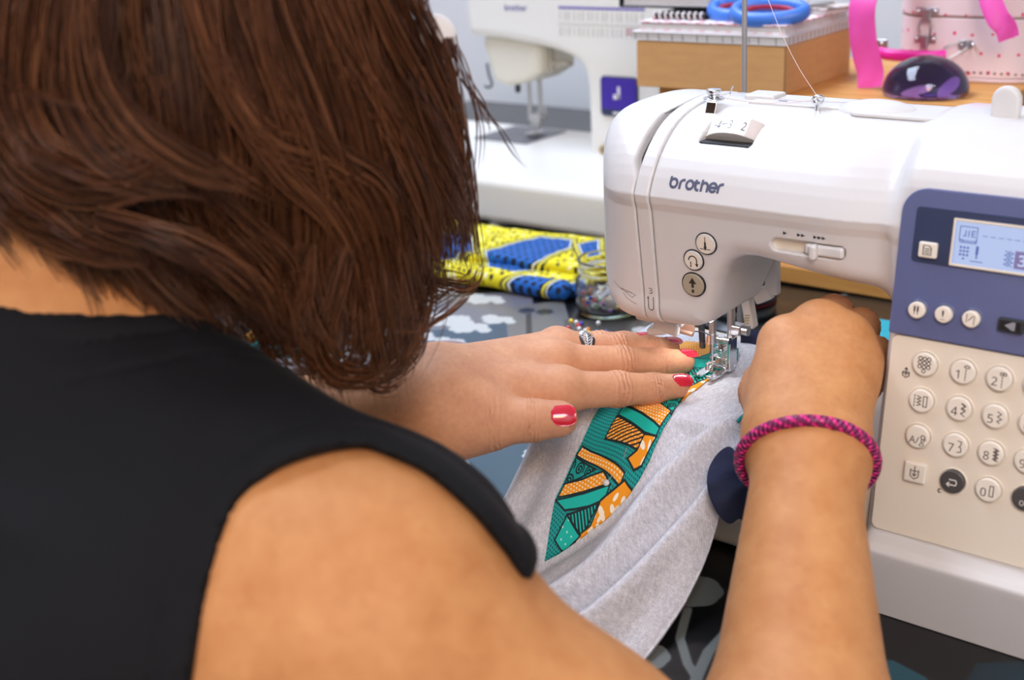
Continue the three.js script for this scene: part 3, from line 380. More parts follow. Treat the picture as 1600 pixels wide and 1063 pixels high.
part('foot_holder', [box(0.0095, 0.0062, 0.0065, 0.003, 0.0915, -0.0068, 0.0012), box(0.0024, 0.0072, 0.0085, -0.0036, 0.0902, -0.0068, 0.0008), box(0.0024, 0.0072, 0.0085, 0.0096, 0.0902, -0.0068, 0.0008), rod([-0.0052, 0.0892, -0.0065], [0.0112, 0.0892, -0.0065], 0.0012, 0.0012, 10), ball(0.0013, -0.0055, 0.0892, -0.0065), ball(0.0013, 0.0115, 0.0892, -0.0065)], chrome, foot);
{ const sole = new THREE.Shape(); sole.moveTo(-0.0062, -0.012); sole.lineTo(0.0082, -0.012); sole.lineTo(0.0088, 0.008); sole.lineTo(0.0078, 0.0145); sole.lineTo(0.0034, 0.0145); sole.lineTo(0.0034, 0.005); sole.lineTo(-0.0012, 0.005); sole.lineTo(-0.0012, 0.0145); sole.lineTo(-0.0058, 0.0145); sole.lineTo(-0.0066, 0.008); sole.closePath();
  const slot = new THREE.Path(); slot.moveTo(-0.0032, -0.0035); slot.lineTo(-0.0032, 0.0012); slot.lineTo(0.0052, 0.0012); slot.lineTo(0.0052, -0.0035); slot.closePath(); sole.holes.push(slot);
  const g = plate(sole, 0.0016, 0.0004).rotateX(Math.PI / 2); // shape y runs to +z
  part('sole', [g.translate(0, 0.0872, 0), box(0.0035, 0.0016, 0.0045, -0.0035, 0.0878, 0.0158, 0.0006, [-0.45, 0, 0]), box(0.0035, 0.0016, 0.0045, 0.0056, 0.0878, 0.0158, 0.0006, [-0.45, 0, 0]), box(0.0022, 0.003, 0.013, -0.0052, 0.0882, -0.006, 0.0006), box(0.0022, 0.003, 0.013, 0.0078, 0.0882, -0.006, 0.0006)], chrome, foot); }
part('needle_threader', [rod([-0.0105, 0.0985, -0.004], [-0.013, 0.135, -0.004], 0.002, 0.0024, 14), tube([[-0.0135, 0.112, 0.004], [-0.006, 0.1135, 0.005], [0.0, 0.1125, 0.0055]], 0.0004, 10, 6)], darkIron, machine);
part('threader_plate', [box(0.016, 0.008, 0.001, -0.019, 0.116, 0.006, 0.0004), rod([-0.026, 0.112, 0.0065], [-0.012, 0.111, 0.0065], 0.0016, 0.0016, 10)], std({ color: lin(0.65, 0.47, 0.36), metalness: 0.8, roughness: 0.35 }), machine);
part('threader_lever', [box(0.033, 0.006, 0.012, -0.026, 0.1255, 0.0225, 0.0026, [0.1, 0.1, -0.06]), box(0.0135, 0.0055, 0.012, -0.0275, 0.1172, 0.0235, 0.0024, [0, 0.2, 0.15]), box(0.018, 0.009, 0.005, -0.02, 0.1215, 0.026, 0.0018, [0, 0, -0.15])], white, machine);
part('clear_guard', [box(0.012, 0.0085, 0.0006, -0.0005, 0.1035, 0.0085, 0.0002)], std({ color: 0xffffff, transmission: 1, roughness: 0.05, thickness: 0 }), machine);
part('presser_lever', [box(0.0095, 0.032, 0.006, 0.0225, 0.148, -0.036, 0.0018, [0, 0, 0.05]), box(0.0135, 0.010, 0.0065, 0.0165, 0.131, -0.0355, 0.002, [0, 0, 0.5]), box(0.0066, 0.022, 0.008, 0.0078, 0.1175, -0.034, 0.0016, [0, 0, 0.2])], white, machine);
{ const r = []; for (let k = 0; k < 6; k++) r.push(box(0.0036, 0.0009, 0.001, 0.0085 + k * -0.0003, 0.1165 - k * 0.0019, -0.0297, 0.0003, [0, 0, 0.2])); part('lever_ridges', r, std({ color: lin(0.5, 0.4, 0.22), roughness: 0.5 }), machine); }
part('head_bump', [ball(0.0052, -0.0575, 0.141, 0.024, 20, 14)], white, machine);
// the thread from the hook over the top
const thread = std({ color: lin(0.75, 0.55, 0.5), roughness: 0.7 });
single('sewing_thread', tube([[0.062, 0.2672, -0.006], [0.0335, 0.2768, -0.042], [0.0045, 0.2893, -0.08], [-0.028, 0.309, -0.122], [-0.0585, 0.3305, -0.158]], 0.00019, 40, 5), thread, 'pale pink thread running down to the chrome hook on the machine', 'thread');
single('top_thread', tube([[0.0615, 0.2662, -0.0055], [0.045, 0.2633, -0.0045], [0.02, 0.2625, -0.003], [0.0035, 0.2645, 0.0]], 0.0002, 30, 5), thread, 'short thread lying across the top of the white machine', 'thread');

// ---------------------------------------------------------------- things behind the machine
const paper = std({ color: lin(0.78, 0.75, 0.71), roughness: 0.75 });
const pineTex = woodFine([0.74, 0.49, 0.22], [0.93, 0.70, 0.39], 2, 16, 3.3);
const pine = std({ map: pineTex, roughness: 0.55 });
const boxUV = (g, s, off = 0, swap = false) => { const p = g.attributes.position, n = g.attributes.normal, uv = g.attributes.uv; for (let i = 0; i < p.count; i++) { const ax = Math.abs(n.getX(i)), ay = Math.abs(n.getY(i)), az = Math.abs(n.getZ(i)); let a, b; if (az > ax && az > ay) { a = p.getX(i); b = p.getY(i); } else if (ay > ax) { a = p.getX(i); b = p.getZ(i); } else { a = p.getZ(i); b = p.getY(i); } if (swap) [a, b] = [b, a]; uv.setXY(i, a * s + off, b * s + off * 0.37); } return g; };
const BACK = -0.66, CZ = -0.424, H = 0.1895; // crate: front face, top
{ const t = thing('wooden_crate', 'light pine crate standing on the table behind the machine, carrying the cardboard box', 'crate', [-0.13, 0, CZ]);
  const L = 0.33, D = CZ - BACK - 0.0; // local: x -0.165..0.165, z -D..0
  part('top_board', boxUV(box(L, 0.010, D, 0, H - 0.005, -D / 2, 0.0012), 4, 0.1), pine, t);
  part('top_rail', boxUV(box(L - 0.004, 0.045, 0.012, 0, H - 0.0335, -0.008, 0.001), 4, 0.5), pine, t);
  part('front_board', boxUV(box(L - 0.006, 0.062, 0.010, 0, 0.111, -0.010, 0.001), 4, 0.83), pine, t);
  part('front_board', boxUV(box(L - 0.006, 0.074, 0.010, 0, 0.041, -0.010, 0.001), 4, 0.33), pine, t);
  part('bottom_batten', boxUV(box(L - 0.002, 0.018, 0.014, 0, 0.0105, -0.004, 0.002), 4, 0.62), pine, t);
  for (const s of [-1, 1]) part('side_board', boxUV(box(0.012, H - 0.012, D - 0.004, s * (L / 2 - 0.007), (H - 0.012) / 2 + 0.001, -D / 2 - 0.002, 0.001), 4, 0.2 + s), pine, t);
  part('back_board', boxUV(box(L - 0.03, H - 0.012, 0.01, 0, (H - 0.012) / 2 + 0.001, -D + 0.006, 0.001), 4, 0.7), pine, t);
}
{ const kraft = std({ map: dataTex(256, (u, v, i, j) => { const n = 0.5 + 0.2 * noise(i * 0.35, j * 0.9) + 0.18 * fbm(u * 6, v * 22, 2, 3); return [lerp(0.76, 0.88, n), lerp(0.57, 0.68, n), lerp(0.35, 0.44, n)]; }, true), roughness: 0.8 });
  const t = thing('cardboard_box', 'flat brown cardboard box on the crate, under the notebooks', 'box', [-0.2315, H + 0.0002, -0.411]);
  const W = 0.163, Hh = 0.0455, D = 0.153;
  part('front_panel', boxUV(box(W, Hh, 0.0022, 0, Hh / 2, -0.0011, 0.0007), 6), kraft, t);
  part('back_panel', boxUV(box(W, Hh, 0.0022, 0, Hh / 2, -D + 0.0011, 0.0007), 6), kraft, t);
  for (const s of [-1, 1]) part('side_panel', boxUV(box(0.0022, Hh, D - 0.0046, s * (W / 2 - 0.0011), Hh / 2, -D / 2, 0.0007), 6, 0.4), kraft, t);
  part('base', boxUV(box(W - 0.005, 0.002, D - 0.005, 0, 0.001, -D / 2, 0.0005), 6), kraft, t);
  part('lid_flap', boxUV(box(W - 0.0052, 0.002, D - 0.0052, 0, Hh - 0.0013, -D / 2, 0.0005), 6), kraft, t);
  part('corner_edge', box(0.0009, Hh - 0.001, 0.0009, W / 2 - 0.0004, Hh / 2, -0.0004, 0.0003), std({ color: lin(0.12, 0.06, 0.025), roughness: 0.8 }), t);
}
const BT = H + 0.0462; // top of the cardboard box
const leaves = (w, h, d, n) => { const o = []; for (let k = 0; k < n; k++) o.push(box(w - 0.0006 * ((k * 7) % 3), h / n * 0.86, d - 0.0008 * ((k * 5) % 3), 0, (k + 0.5) * h / n, 0, 0.00015)); return o; };
{ const t = thing('sketch_pad', 'white pad with black ruled edge lying directly on the cardboard box', 'notebook', [-0.2335, BT + 0.0002, -0.489], 0.0);
  part('pages', leaves(0.168, 0.0075, 0.158, 5), paper, t);
  const tk = []; for (let k = 0; k < 12; k++) tk.push(box(0.0007, 0.0062, 0.0003, -0.08 + k * 0.0138 + 0.002 * Math.sin(k * 3), 0.0038, 0.0791, 0.0001, [0, 0, 0.06])); for (let k = 0; k < 16; k++) tk.push(box(0.0003, 0.0062, 0.0007, 0.0841, 0.0038, -0.07 + k * 0.0095, 0.0001)); part('index_mark', tk, std({ color: lin(0.12, 0.12, 0.14), roughness: 0.7 }), t);
  part('cover', box(0.17, 0.0011, 0.16, 0, 0.0082, 0, 0.0004), std({ color: lin(0.75, 0.72, 0.7), roughness: 0.6 }), t);
}
const NB = BT + 0.0092;
const dotPat = (bg, fg, n, r, seed) => canvasTex(512, 512, (c) => { const rnd = RNG(seed); c.fillStyle = bg; c.fillRect(0, 0, 512, 512); c.fillStyle = fg; for (let i = 0; i < n; i++) for (let j = 0; j < n; j++) { const s = 512 / n; c.beginPath(); c.ellipse((i + 0.5 + (j % 2) * 0.5) % n * s + (rnd() - 0.5) * s * 0.16, (j + 0.5) * s + (rnd() - 0.5) * s * 0.16, r * s * (0.8 + 0.4 * rnd()), r * s * (0.8 + 0.4 * rnd()), 0, 0, 7); c.fill(); } });
{ const cov = std({ map: rep(dotPat('#f4f0ee', '#dc2f55', 8, 0.24, 5), 1), roughness: 0.45 });
  const t = thing('notebook', 'white notebook with pink spotted covers, under the blue scissors', 'notebook', [-0.2325, NB, -0.4895]);
  const bu = (g) => boxUV(g, 9);
  part('lower_cover', bu(box(0.160, 0.0016, 0.15, 0, 0.0009, 0, 0.0005)), cov, t); part('pages', leaves(0.157, 0.0058, 0.147, 5).map((g) => g.translate(0, 0.0018, 0)), paper, t); part('upper_cover', bu(box(0.160, 0.0016, 0.15, 0, 0.0086, 0, 0.0005)), cov, t);
}
const NT = NB + 0.0096;
{ const t = thing('spiral_notebook', 'small black notebook with white beaded spiral, left of the blue scissors', 'notebook', [-0.279, NT, -0.472], 0.05);
  part('cover', box(0.058, 0.0052, 0.08, 0, 0.0028, 0, 0.0012), std({ color: lin(0.03, 0.022, 0.024), roughness: 0.5 }), t);
  for (let k = 0; k < 9; k++) part('coil', xf(new THREE.TorusGeometry(0.0029, 0.0011, 8, 16), [-0.026 + k * 0.0065, 0.0042, 0.0405], [0, Math.PI / 2, 0]), paper, t);
}
{ const t = thing('hardback_book', 'dark covered book with pale page edges lying on the spiral notebook', 'book', [-0.306, NT + 0.0085, -0.5], 0.02);
  const dk = std({ color: lin(0.015, 0.016, 0.022), roughness: 0.4 });
  part('lower_cover', box(0.104, 0.0018, 0.098, 0, 0.0009, 0, 0.0006), dk, t); part('pages', leaves(0.1, 0.0125, 0.094, 8).map((g) => g.translate(0.001, 0.0019, 0)), paper, t); part('upper_cover', box(0.104, 0.0018, 0.098, 0, 0.0154, 0, 0.0006), dk, t); part('spine', box(0.0022, 0.016, 0.098, -0.0525, 0.0081, 0, 0.0009), dk, t);
}
{ const mag = canvasTex(256, 256, (c) => { const r = RNG(9); c.fillStyle = '#d9cdbf'; c.fillRect(0, 0, 256, 256); for (let k = 0; k < 40; k++) { c.fillStyle = ['#8b3f3a', '#4d6b66', '#c79f6a', '#efe8e0', '#5c4038', '#c9837a'][k % 6]; c.fillRect(r() * 240, r() * 240, 20 + 50 * r(), 8 + 26 * r()); } });
  const t = thing('booklet', 'colourful printed booklet on the notebook, between the blue scissors and pink ribbon', 'booklet', [-0.174, NT + 0.0001, -0.53], -0.25);
  part('cover', boxUV(box(0.062, 0.0012, 0.05, 0, 0.005, 0, 0.0004), 11), std({ map: mag, roughness: 0.4 }), t); part('pages', leaves(0.06, 0.004, 0.048, 4).map((g) => g.translate(0, 0.0002, 0)), paper, t);
}
{ const t = thing('scissors', 'blue handled scissors with red lined loops lying on the spotted notebook', 'scissors', [-0.2, NT + 0.0001, -0.452], 0.1);
  const blue = std({ color: lin(0.06, 0.2, 0.66), roughness: 0.35 }), red = std({ color: lin(0.42, 0.02, 0.06), roughness: 0.5 });
  const loop = (cx, cz, a, b, rot, nm) => { const pts = []; for (let k = 0; k < 16; k++) { const q = k / 16 * 2 * Math.PI, x = a * Math.cos(q) * (1 + 0.12 * Math.cos(q)), z = b * Math.sin(q); pts.push([cx + x * Math.cos(rot) - z * Math.sin(rot), 0.0085 - z * 0.4, cz + x * Math.sin(rot) + z * Math.cos(rot)]); } const g = new THREE.Group(); g.name = 'handle'; t.add(g); part('loop', xf(tube(pts, 0.0062, 64, 12, true), [0, 0, 0], [0, 0, 0], [1, 1.15, 1]), blue, g); part('lining', tube(pts.map(([x, y, z]) => [cx + (x - cx) * 0.74, y, cz + (z - cz) * 0.7]), 0.0028, 48, 8, true), red, g); };
  loop(-0.024, 0.0, 0.026, 0.0125, 0.1); loop(0.016, 0.022, 0.033, 0.0135, -0.12);
  part('blade', box(0.011, 0.0018, 0.07, 0.03, 0.0075, -0.06, 0.0005, [0, -0.35, 0]), steel, t); part('blade', box(0.011, 0.0018, 0.07, 0.034, 0.0055, -0.06, 0.0005, [0, -0.27, 0]), steel, t); part('shank', tube([[-0.006, 0.0065, -0.008], [0.01, 0.0075, -0.018], [0.024, 0.007, -0.034]], 0.0048, 20, 10), blue, t);
}
// pale pink suitcase with its fittings
const caseTex = dotPat('#f8e3e3', '#ee3a70', 7, 0.085, 21);
const SU = thing('suitcase', 'pale pink spotted children\'s suitcase with metal clasp and hot pink handle', 'suitcase', [-0.03, H + 0.0002, -0.66]);
{ const W = 0.15, D = 0.115; // rounded ends; front face at z = D
  const ring = (z0, z1, y0, y1, grow) => { const s = rrect(-W / 2 - grow, -0.1 - grow, W + 2 * grow, 0.1 + D - 0.02 + 2 * grow, 0.036 + grow); const g = plate(s, y1 - y0, 0.0025, 24).rotateX(-Math.PI / 2); return g.scale(1, 1, -1).translate(0, y0, 0); };
  const shell = (y0, y1, grow) => { const s = rrect(-W / 2 - grow, -D + 0.001, W + 2 * grow, D + grow, 0.04); const g = plate(s, y1 - y0, 0.0028, 24).rotateX(-Math.PI / 2).translate(0, y0, 0); return g; };
  const around = (g) => { const p = g.attributes.position, n = g.attributes.normal, uv = g.attributes.uv; for (let i = 0; i < p.count; i++) { const x = p.getX(i), y = p.getY(i), z = p.getZ(i); Math.abs(n.getY(i)) > 0.8 ? uv.setXY(i, x * 8, z * 8) : uv.setXY(i, (Math.abs(n.getX(i)) > 0.8 ? Math.sign(x) * (W / 2 + 0.1) - Math.sign(x) * z : x + 0.35 * Math.sign(x) * (D - z)) * 8, y * 8); } return g; };
  const pink = std({ map: caseTex, roughness: 0.4 }), trim = std({ color: lin(0.78, 0.6, 0.58), roughness: 0.4 });
  const flip = (g) => { return g; };
  // footprint drawn with its front toward +z
  const foot2 = (grow) => { const s = new THREE.Shape(), r = 0.045, w = W / 2 + grow, f = D + grow; s.moveTo(-w, 0); s.lineTo(w, 0); s.lineTo(w, f - r); s.absarc(w - r, f - r, r, 0, Math.PI / 2, false); s.lineTo(-w + r, f); s.absarc(-w + r, f - r, r, Math.PI / 2, Math.PI, false); s.closePath(); return s; };
  const slab = (y0, y1, grow, bev = 0.0016) => { const g = new THREE.ExtrudeGeometry(foot2(grow - bev), { depth: y1 - y0 - 2 * bev, bevelEnabled: true, bevelThickness: bev, bevelSize: bev, bevelSegments: 2, curveSegments: 20 }); g.rotateX(Math.PI / 2); return g.translate(0, y1 - bev, 0); };
  part('case_body', around(slab(0.0042, 0.060, 0)), pink, SU); part('lid', around(slab(0.0612, 0.125, 0.0008)), pink, SU);
  part('base_rim', slab(0, 0.004, 0.0012), trim, SU); part('seam_trim', slab(0.0585, 0.0618, -0.0006, 0.0003), std({ color: lin(0.35, 0.25, 0.22), roughness: 0.5 }), SU);
  const st = []; for (let k = -9; k <= 9; k++) st.push(box(0.0025, 0.0018, 0.0008, k * 0.0092 * 0.7, 0.0095, D + 0.0006, 0.0003)); part('stitching', st, std({ color: lin(0.2, 0.09, 0.07), roughness: 0.7 }), SU);
  const cl = new THREE.Group(); cl.name = 'clasp'; cl.position.set(-0.036, 0, D + 0.0008); SU.add(cl);
  part('hasp_plate', [box(0.022, 0.007, 0.0016, 0, 0.066, 0.001, 0.0007), box(0.008, 0.013, 0.003, 0, 0.062, 0.0022, 0.001), tube([[-0.005, 0.058, 0.003], [-0.006, 0.05, 0.0035], [-0.005, 0.043, 0.0035]], 0.0012, 12, 8), tube([[0.005, 0.058, 0.003], [0.006, 0.05, 0.0035], [0.005, 0.043, 0.0035]], 0.0012, 12, 8)], steel, cl);
  part('catch', [box(0.021, 0.008, 0.0018, 0, 0.0395, 0.001, 0.0008), box(0.007, 0.013, 0.0045, 0, 0.037, 0.0028, 0.0012)], steel, cl);
  for (const [x, y] of [[-0.0085, 0.066], [0.0085, 0.066], [-0.0085, 0.04], [0.0085, 0.04]]) part('rivet', ball(0.0022, x, y, 0.0022, 14, 10), chrome, cl);
  const hd = new THREE.Group(); hd.name = 'handle'; hd.position.set(-0.04, 0.0, D + 0.001); SU.add(hd);
  part('grip', tube([[-0.036, 0.0265, 0.012], [-0.026, 0.0255, 0.016], [0.0, 0.025, 0.0165], [0.022, 0.0255, 0.016], [0.029, 0.0265, 0.013]], 0.0058, 30, 12), std({ color: lin(0.85, 0.02, 0.35), roughness: 0.35 }), hd);
  part('bracket', [box(0.012, 0.008, 0.0018, -0.039, 0.0335, 0.0008, 0.0008), box(0.018, 0.0085, 0.0018, 0.045, 0.0355, -0.001, 0.0008, [0, 0.2, 0])], steel, hd);
  for (const [x, y] of [[0.0395, 0.0355], [0.0505, 0.0355], [-0.039, 0.0335]]) part('rivet', ball(0.0021, x, y, 0.0012), chrome, hd);
  part('wire_link', [tube([[0.026, 0.033, 0.012], [0.03, 0.0355, 0.008], [0.039, 0.0385, 0.003], [0.0445, 0.039, 0.002], [0.045, 0.033, 0.002], [0.04, 0.029, 0.006], [0.031, 0.0235, 0.012]], 0.0009, 40, 8)], steel, hd);
}
// ribbons
function ribbon(pts, w, th, seg = 40, twist = () => [1, 0, 0]) { // pts: centre line; w: half width by t
  const c = new THREE.CatmullRomCurve3(pts.map((p) => V(...p.slice(0, 3)))), P = [], I = [], UV = [], M = 8, per = 2 * (M + 1);
  for (let i = 0; i <= seg; i++) { const t = i / seg, p = c.getPoint(t), tg = c.getTangent(t), s = V(...twist(t)).addScaledVector(tg, -V(...twist(t)).dot(tg)).normalize(), nn = tg.clone().cross(s).normalize(); for (let q = 0; q < 2; q++) for (let j = 0; j <= M; j++) { const a = (j / M * 2 - 1), cup = 0.0016 * Math.sin(a * 2.2 + t * 5) + 0.0006 * Math.sin(t * 23 + a * 3); const v = p.clone().addScaledVector(s, a * w(t)).addScaledVector(nn, cup + (q ? -th / 2 : th / 2)); P.push(v.x, v.y, v.z); UV.push(a * w(t) * 20, t * 4); } }
  const at = (i, q, j) => i * per + q * (M + 1) + j;
  for (let i = 0; i < seg; i++) { for (let q = 0; q < 2; q++) for (let j = 0; j < M; j++) { const a = at(i, q, j), b = at(i + 1, q, j), d = at(i, q, j + 1), e = at(i + 1, q, j + 1); q ? I.push(a, b, d, b, e, d) : I.push(a, d, b, b, d, e); } for (const j of [0, M]) { const a = at(i, 0, j), b = at(i + 1, 0, j), d = at(i, 1, j), e = at(i + 1, 1, j); j ? I.push(a, d, b, b, d, e) : I.push(a, b, d, b, e, d); } }
  const g = new THREE.BufferGeometry(); g.setAttribute('position', new THREE.Float32BufferAttribute(P, 3)); g.setAttribute('uv', new THREE.Float32BufferAttribute(UV, 2)); g.setIndex(I); g.computeVertexNormals(); return g;
}
const pinkSatin = std({ color: lin(0.86, 0.09, 0.42), roughness: 0.5, sheen: 0.4, sheenColor: lin(1, 0.5, 0.8), sheenRoughness: 0.4 });
single('ribbon', ribbon([[-0.045, 0.3168, -0.605], [-0.066, 0.3172, -0.575], [-0.088, 0.3165, -0.552], [-0.101, 0.302, -0.515], [-0.106, 0.271, -0.482], [-0.104, 0.243, -0.478], [-0.0985, 0.222, -0.478], [-0.093, 0.205, -0.477], [-0.0915, 0.1915, -0.474]], (t) => lerp(0.0168, 0.0118, t) + 0.001 * Math.sin(t * 9), 0.0007, 70, (t) => [1, 0.1 * t, 0.12]), pinkSatin, 'wide pink ribbon hanging to the crate top left of the suitcase', 'ribbon');
single('ribbon', ribbon([[-0.03, 0.3168, -0.6], [-0.02, 0.3172, -0.57], [-0.011, 0.314, -0.542], [-0.005, 0.297, -0.522], [0.003, 0.272, -0.507], [0.0135, 0.256, -0.501], [0.021, 0.2485, -0.5], [0.0255, 0.238, -0.5]], (t) => lerp(0.0105, 0.0095, t), 0.0007, 60, (t) => [0.9, 0.45 + 0.2 * t, 0.05]), pinkSatin, 'short pink ribbon end hanging over the right side of the suitcase', 'ribbon');
// glass dome
{ const t = thing('glass_paperweight', 'domed violet glass paperweight on the front edge of the crate', 'paperweight', [-0.0355, H + 0.0002, -0.466]);
  const pr = []; for (let k = 0; k <= 24; k++) { const a = k / 24 * Math.PI / 2; pr.push([0.0385 * Math.cos(Math.PI / 2 - a) ** 0.9, 0.035 * Math.sin(Math.PI / 2 - a)]); } pr.reverse();
  const prof = [[0, 0], [0.035, 0], [0.0375, 0.001]]; for (let k = 0; k <= 22; k++) { const a = k / 22 * Math.PI / 2; prof.push([0.0385 * Math.cos(a), 0.004 + 0.0315 * Math.sin(a)]); }
  part('glass_dome', lathe(prof, 64), std({ color: lin(0.95, 0.92, 1), transmission: 1, thickness: 0.03, ior: 1.5, roughness: 0.02, attenuationColor: lin(0.3, 0.22, 0.55), attenuationDistance: 0.09 }), t);
  part('picture_base', xf(new THREE.CylinderGeometry(0.0335, 0.0335, 0.0012, 48), [0, 0.0016, 0]), std({ map: canvasTex(256, 256, (c) => { c.fillStyle = '#1b1638'; c.fillRect(0, 0, 256, 256); c.fillStyle = '#e7b6c2'; c.beginPath(); c.ellipse(140, 150, 60, 26, 0.2, 0, 7); c.fill(); c.fillStyle = '#caa0c8'; c.beginPath(); c.ellipse(100, 90, 70, 18, -0.3, 0, 7); c.fill(); c.fillStyle = '#7d6db4'; c.beginPath(); c.ellipse(190, 90, 40, 40, 0, 0, 7); c.fill(); }), roughness: 0.5 }), t);
}
// thread stand pole behind the machine
{ const t = thing('thread_stand', 'thin grey telescopic thread stand pole rising behind the white machine', 'thread stand', [-0.0575, 0, -0.15]);
  part('foot', lathe([[0, 0], [0.022, 0], [0.022, 0.004], [0.006, 0.008], [0.004, 0.014], [0, 0.014]], 32), steel, t); part('pole', [rod([0, 0.008, 0], [-0.0015, 0.235, -0.001], 0.0026, 0.0026, 18), rod([-0.0015, 0.235, -0.001], [-0.006, 0.42, -0.003], 0.0019, 0.0019, 18)], std({ color: lin(0.42, 0.4, 0.4), metalness: 0.5, roughness: 0.45 }), t);
  part('guide_ring', [xf(new THREE.TorusGeometry(0.0042, 0.0008, 8, 24), [0.0008, 0.331, -0.006], [0.4, 0.9, 0])], steel, t);
  part('thread_arm', tube([[-0.006, 0.42, -0.003], [0.01, 0.432, -0.02], [0.03, 0.432, -0.06]], 0.0016, 20, 8), steel, t);
}
// dark tin behind the needle
{ const t = thing('canister', 'dark ribbed canister with a red band standing behind the presser foot', 'canister', [-0.132, 0, -0.3]);
  const dk = std({ color: lin(0.045, 0.05, 0.055), roughness: 0.35 });
  part('flange', lathe([[0, 0], [0.036, 0], [0.037, 0.002], [0.036, 0.004], [0.0315, 0.006], [0.0305, 0.009], [0, 0.009]], 56), dk, t);
  part('body', lathe([[0, 0.0085], [0.03, 0.0085], [0.0302, 0.022], [0, 0.022]], 56), dk, t);
  part('red_band', lathe([[0, 0.022], [0.0306, 0.022], [0.0306, 0.027], [0, 0.027]], 56), std({ color: lin(0.12, 0.01, 0.015), roughness: 0.4 }), t);
  part('cup', lathe([[0, 0.027], [0.0312, 0.027], [0.0322, 0.029], [0.0322, 0.046], [0.0315, 0.048], [0.0322, 0.05], [0.0322, 0.068], [0.0315, 0.07], [0.0322, 0.072], [0.0322, 0.094], [0.031, 0.096], [0, 0.096]], 56), std({ color: lin(0.075, 0.08, 0.085), roughness: 0.3 }), t);
  part('stud', xf(lathe([[0, 0], [0.006, 0], [0.0055, 0.0015], [0, 0.002]], 20), [0.006, 0.015, 0.0295], [Math.PI / 2, 0, 0]), steel, t);
}
single('fabric_scrap', (() => { const g = new THREE.PlaneGeometry(0.085, 0.06, 16, 12).rotateX(-Math.PI / 2), p = g.attributes.position; for (let i = 0; i < p.count; i++) p.setY(i, 0.003 + 0.0025 * Math.sin(p.getX(i) * 90) * Math.cos(p.getZ(i) * 70)); const b = g.clone().translate(0, -0.0015, 0); b.setIndex([...b.index.array].reverse()); const m = merge([g, b]).translate(-0.0, 0, -0.33); m.computeVertexNormals(); return m; })(), std({ color: lin(0.03, 0.42, 0.5), roughness: 0.8 }), 'plain turquoise cloth scrap on the table beyond the right hand', 'fabric');

const hp2 = dPoly([[-0.046, 0.205], [-0.05, 0.185], [-0.034, 0.137], [-0.012, 0.1315], [0.02, 0.138], [0.044, 0.152], [0.046, 0.205]]);
